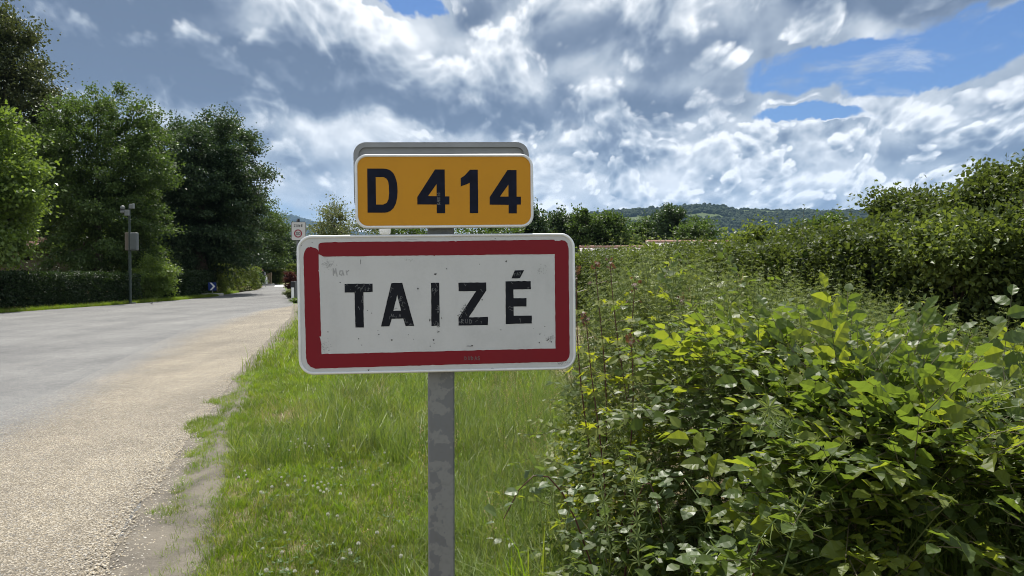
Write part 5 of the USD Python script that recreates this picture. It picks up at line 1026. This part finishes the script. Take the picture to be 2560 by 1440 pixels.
n = 70; d = 2.4 + 2.2 * rp.random(n); x = xm(d) + .1 + (.5 * d) * rp.random(n); instancer('seeding_grass', heads, ['grass_dry', 'grass_tall'], np.stack([x, d, Hm(x, d) - .42], 1), rp.random(n) * 6.28, rp.uniform(.6, .85, n), tilt=(rp.random(n) * 6.28, np.abs(rp.normal(0, .22, n))), which=rp.integers(0, 2, n), label='grass stalks in seed standing out of the weed bank', cat='grass')
# single long cleaver stems in front, each drawn where it leans
def front_stem(label, pts, d):
    from scipy.interpolate import CubicSpline
    q = np.array([W(px, py, dd) for (px, py), dd in zip(pts, d)]); s = np.linspace(0, 1, len(q)); P = CubicSpline(s, q)(np.linspace(0, 1, 26)); t = thing('cleaver_stem', (P[0][0], P[0][1], P[0][2]), label, 'cleavers'); part(t, 'stem', tube(P, np.linspace(.0030, .0014, 26), 5), 'stem_green', smooth=True)
    tg = unit(np.gradient(P, axis=0)); r = np.random.default_rng(len(label)); T = (np.array([[0, 0, 0], [-.09, .55, .04], [0, 1, -.05], [.09, .55, .04]]), np.array([[0, 2, 1], [0, 3, 2]]))
    for i in range(1, 26, 3):
        e1 = unit(np.cross(tg[i], [.3, 1, .2])); e2 = np.cross(tg[i], e1); a = np.arange(8) * .785 + i; o = e1 * np.cos(a)[:, None] + e2 * np.sin(a)[:, None]
        part(t, 'leaf_whorl', place(*T, np.tile(P[i], (8, 1)), o + tg[i] * .3, np.tile(tg[i], (8, 1)), .040 * r.uniform(.8, 1.1, 8)), 'cleaver')
        side = P[i] + np.cumsum(np.tile((o[2] * .7 + tg[i] * .6) * .03, (4, 1)), 0); part(t, 'side_shoot', cat_m([tube(side, .0010, 3, cap=False), place(*T, np.tile(side[-1], (6, 1)), o[:6] + tg[i] * .6, np.tile(tg[i], (6, 1)), .020)]), 'cleaver')
for lab, pts, dd in [('long cleavers stem leaning left across the dark middle of the shrubs', [(2120, 1150), (2010, 1110), (1940, 1050), (1926, 1020)], [2.3, 2.2, 2.15, 2.1]), ('cleavers stem hanging from the centre of the bank down to the left', [(2210, 1245), (2060, 1260), (1960, 1290), (1880, 1405)], [2.2, 2.1, 2.05, 2.0]), ('cleavers stem rising steeply at the bottom of the weed bank', [(1960, 1440), (1990, 1340), (2010, 1270), (2050, 1180)], [2.05, 2.05, 2.05, 2.1]), ('upright cleavers stem at the dark left foot of the shrubs', [(1600, 1420), (1596, 1330), (1590, 1240), (1588, 1190)], [2.6, 2.55, 2.5, 2.5]), ('cleavers stem with whorled leaves in the tall grass beside the shrubs', [(1530, 1400), (1516, 1300), (1508, 1230), (1500, 1160)], [2.7, 2.65, 2.6, 2.6]), ('pale straight cleavers stem slanting up at the right edge', [(2330, 1110), (2420, 1060), (2470, 1010), (2510, 970)], [2.3, 2.3, 2.3, 2.35])]:
    front_stem(lab, pts, dd)
# grass blades standing in front of the shade at the bottom
x = np.array([.05, .2, .36, .5, .62, .75, .9, 1.05, 1.2, 1.32, 1.45, .3, .68, 1.0]); d = np.array([3.2, 3.0, 2.8, 2.6, 2.5, 2.35, 2.3, 2.25, 2.2, 2.2, 2.2, 2.55, 2.3, 2.4])
xx = np.repeat(x, 5) + rp.normal(size=70) * .06; dd = np.repeat(d, 5) + rp.normal(size=70) * .05
instancer('tall_grass', tall, ['grass_short', 'grass_tall', 'grass_short', 'grass_tall'], np.stack([xx, dd, .12 + 0 * xx], 1), rp.random(70) * 6.28, rp.uniform(1.0, 1.5, 70), which=rp.integers(0, 4, 70), label='long grass blades in front of the dark foot of the shrubs', cat='grass')
# one seed clock above the weeds
c = W(1863, 842, 3.6); t = thing('seed_clock', (c[0], c[1], .9), 'round pale seed clock on a thin stalk in the middle of the weed bank', 'seed head')
a = np.arange(90); ph = np.arccos(1 - 2 * (a + .5) / 90); th = a * 2.399; dv = np.stack([np.sin(ph) * np.cos(th), np.sin(ph) * np.sin(th), np.cos(ph)], 1)
part(t, 'seeds', cat_m([place(*(np.array([[-.02, 0, 0], [.02, 0, 0], [.30, 1, 0], [-.30, 1, 0]]), np.array([[0, 1, 2], [0, 2, 3]])), dv * .006 + c, dv, np.roll(dv, 1, 1), .018), place(*(np.array([[-.02, 0, 0], [.02, 0, 0], [.30, 1, 0], [-.30, 1, 0]]), np.array([[0, 1, 2], [0, 2, 3]])), dv * .006 + c, dv, np.roll(dv, 2, 1), .018)]), 'petal', kind='stuff')
part(t, 'stalk', tube([(c[0] + .02, c[1], .9), (c[0] + .01, c[1], c[2] - .1), c], .0018, 5), 'stem_green', smooth=True)

# ------------------------------------------------------------------ air
gh = G(); vv = gh.add('principled_volume', dict(color=(.42, .66, 1.0), density=4e-5, anisotropy=0.0)); M['haze'] = usdkit.material(stage, '/World/Looks/haze', gh.n, gh.l, volume=vv + '.volume')
m = trimesh.creation.box([20400, 15200, 1300]); m.apply_translation([0, 6900, 1300 / 2 - 1.1])
solo('haze', m, 'haze', kind='stuff')
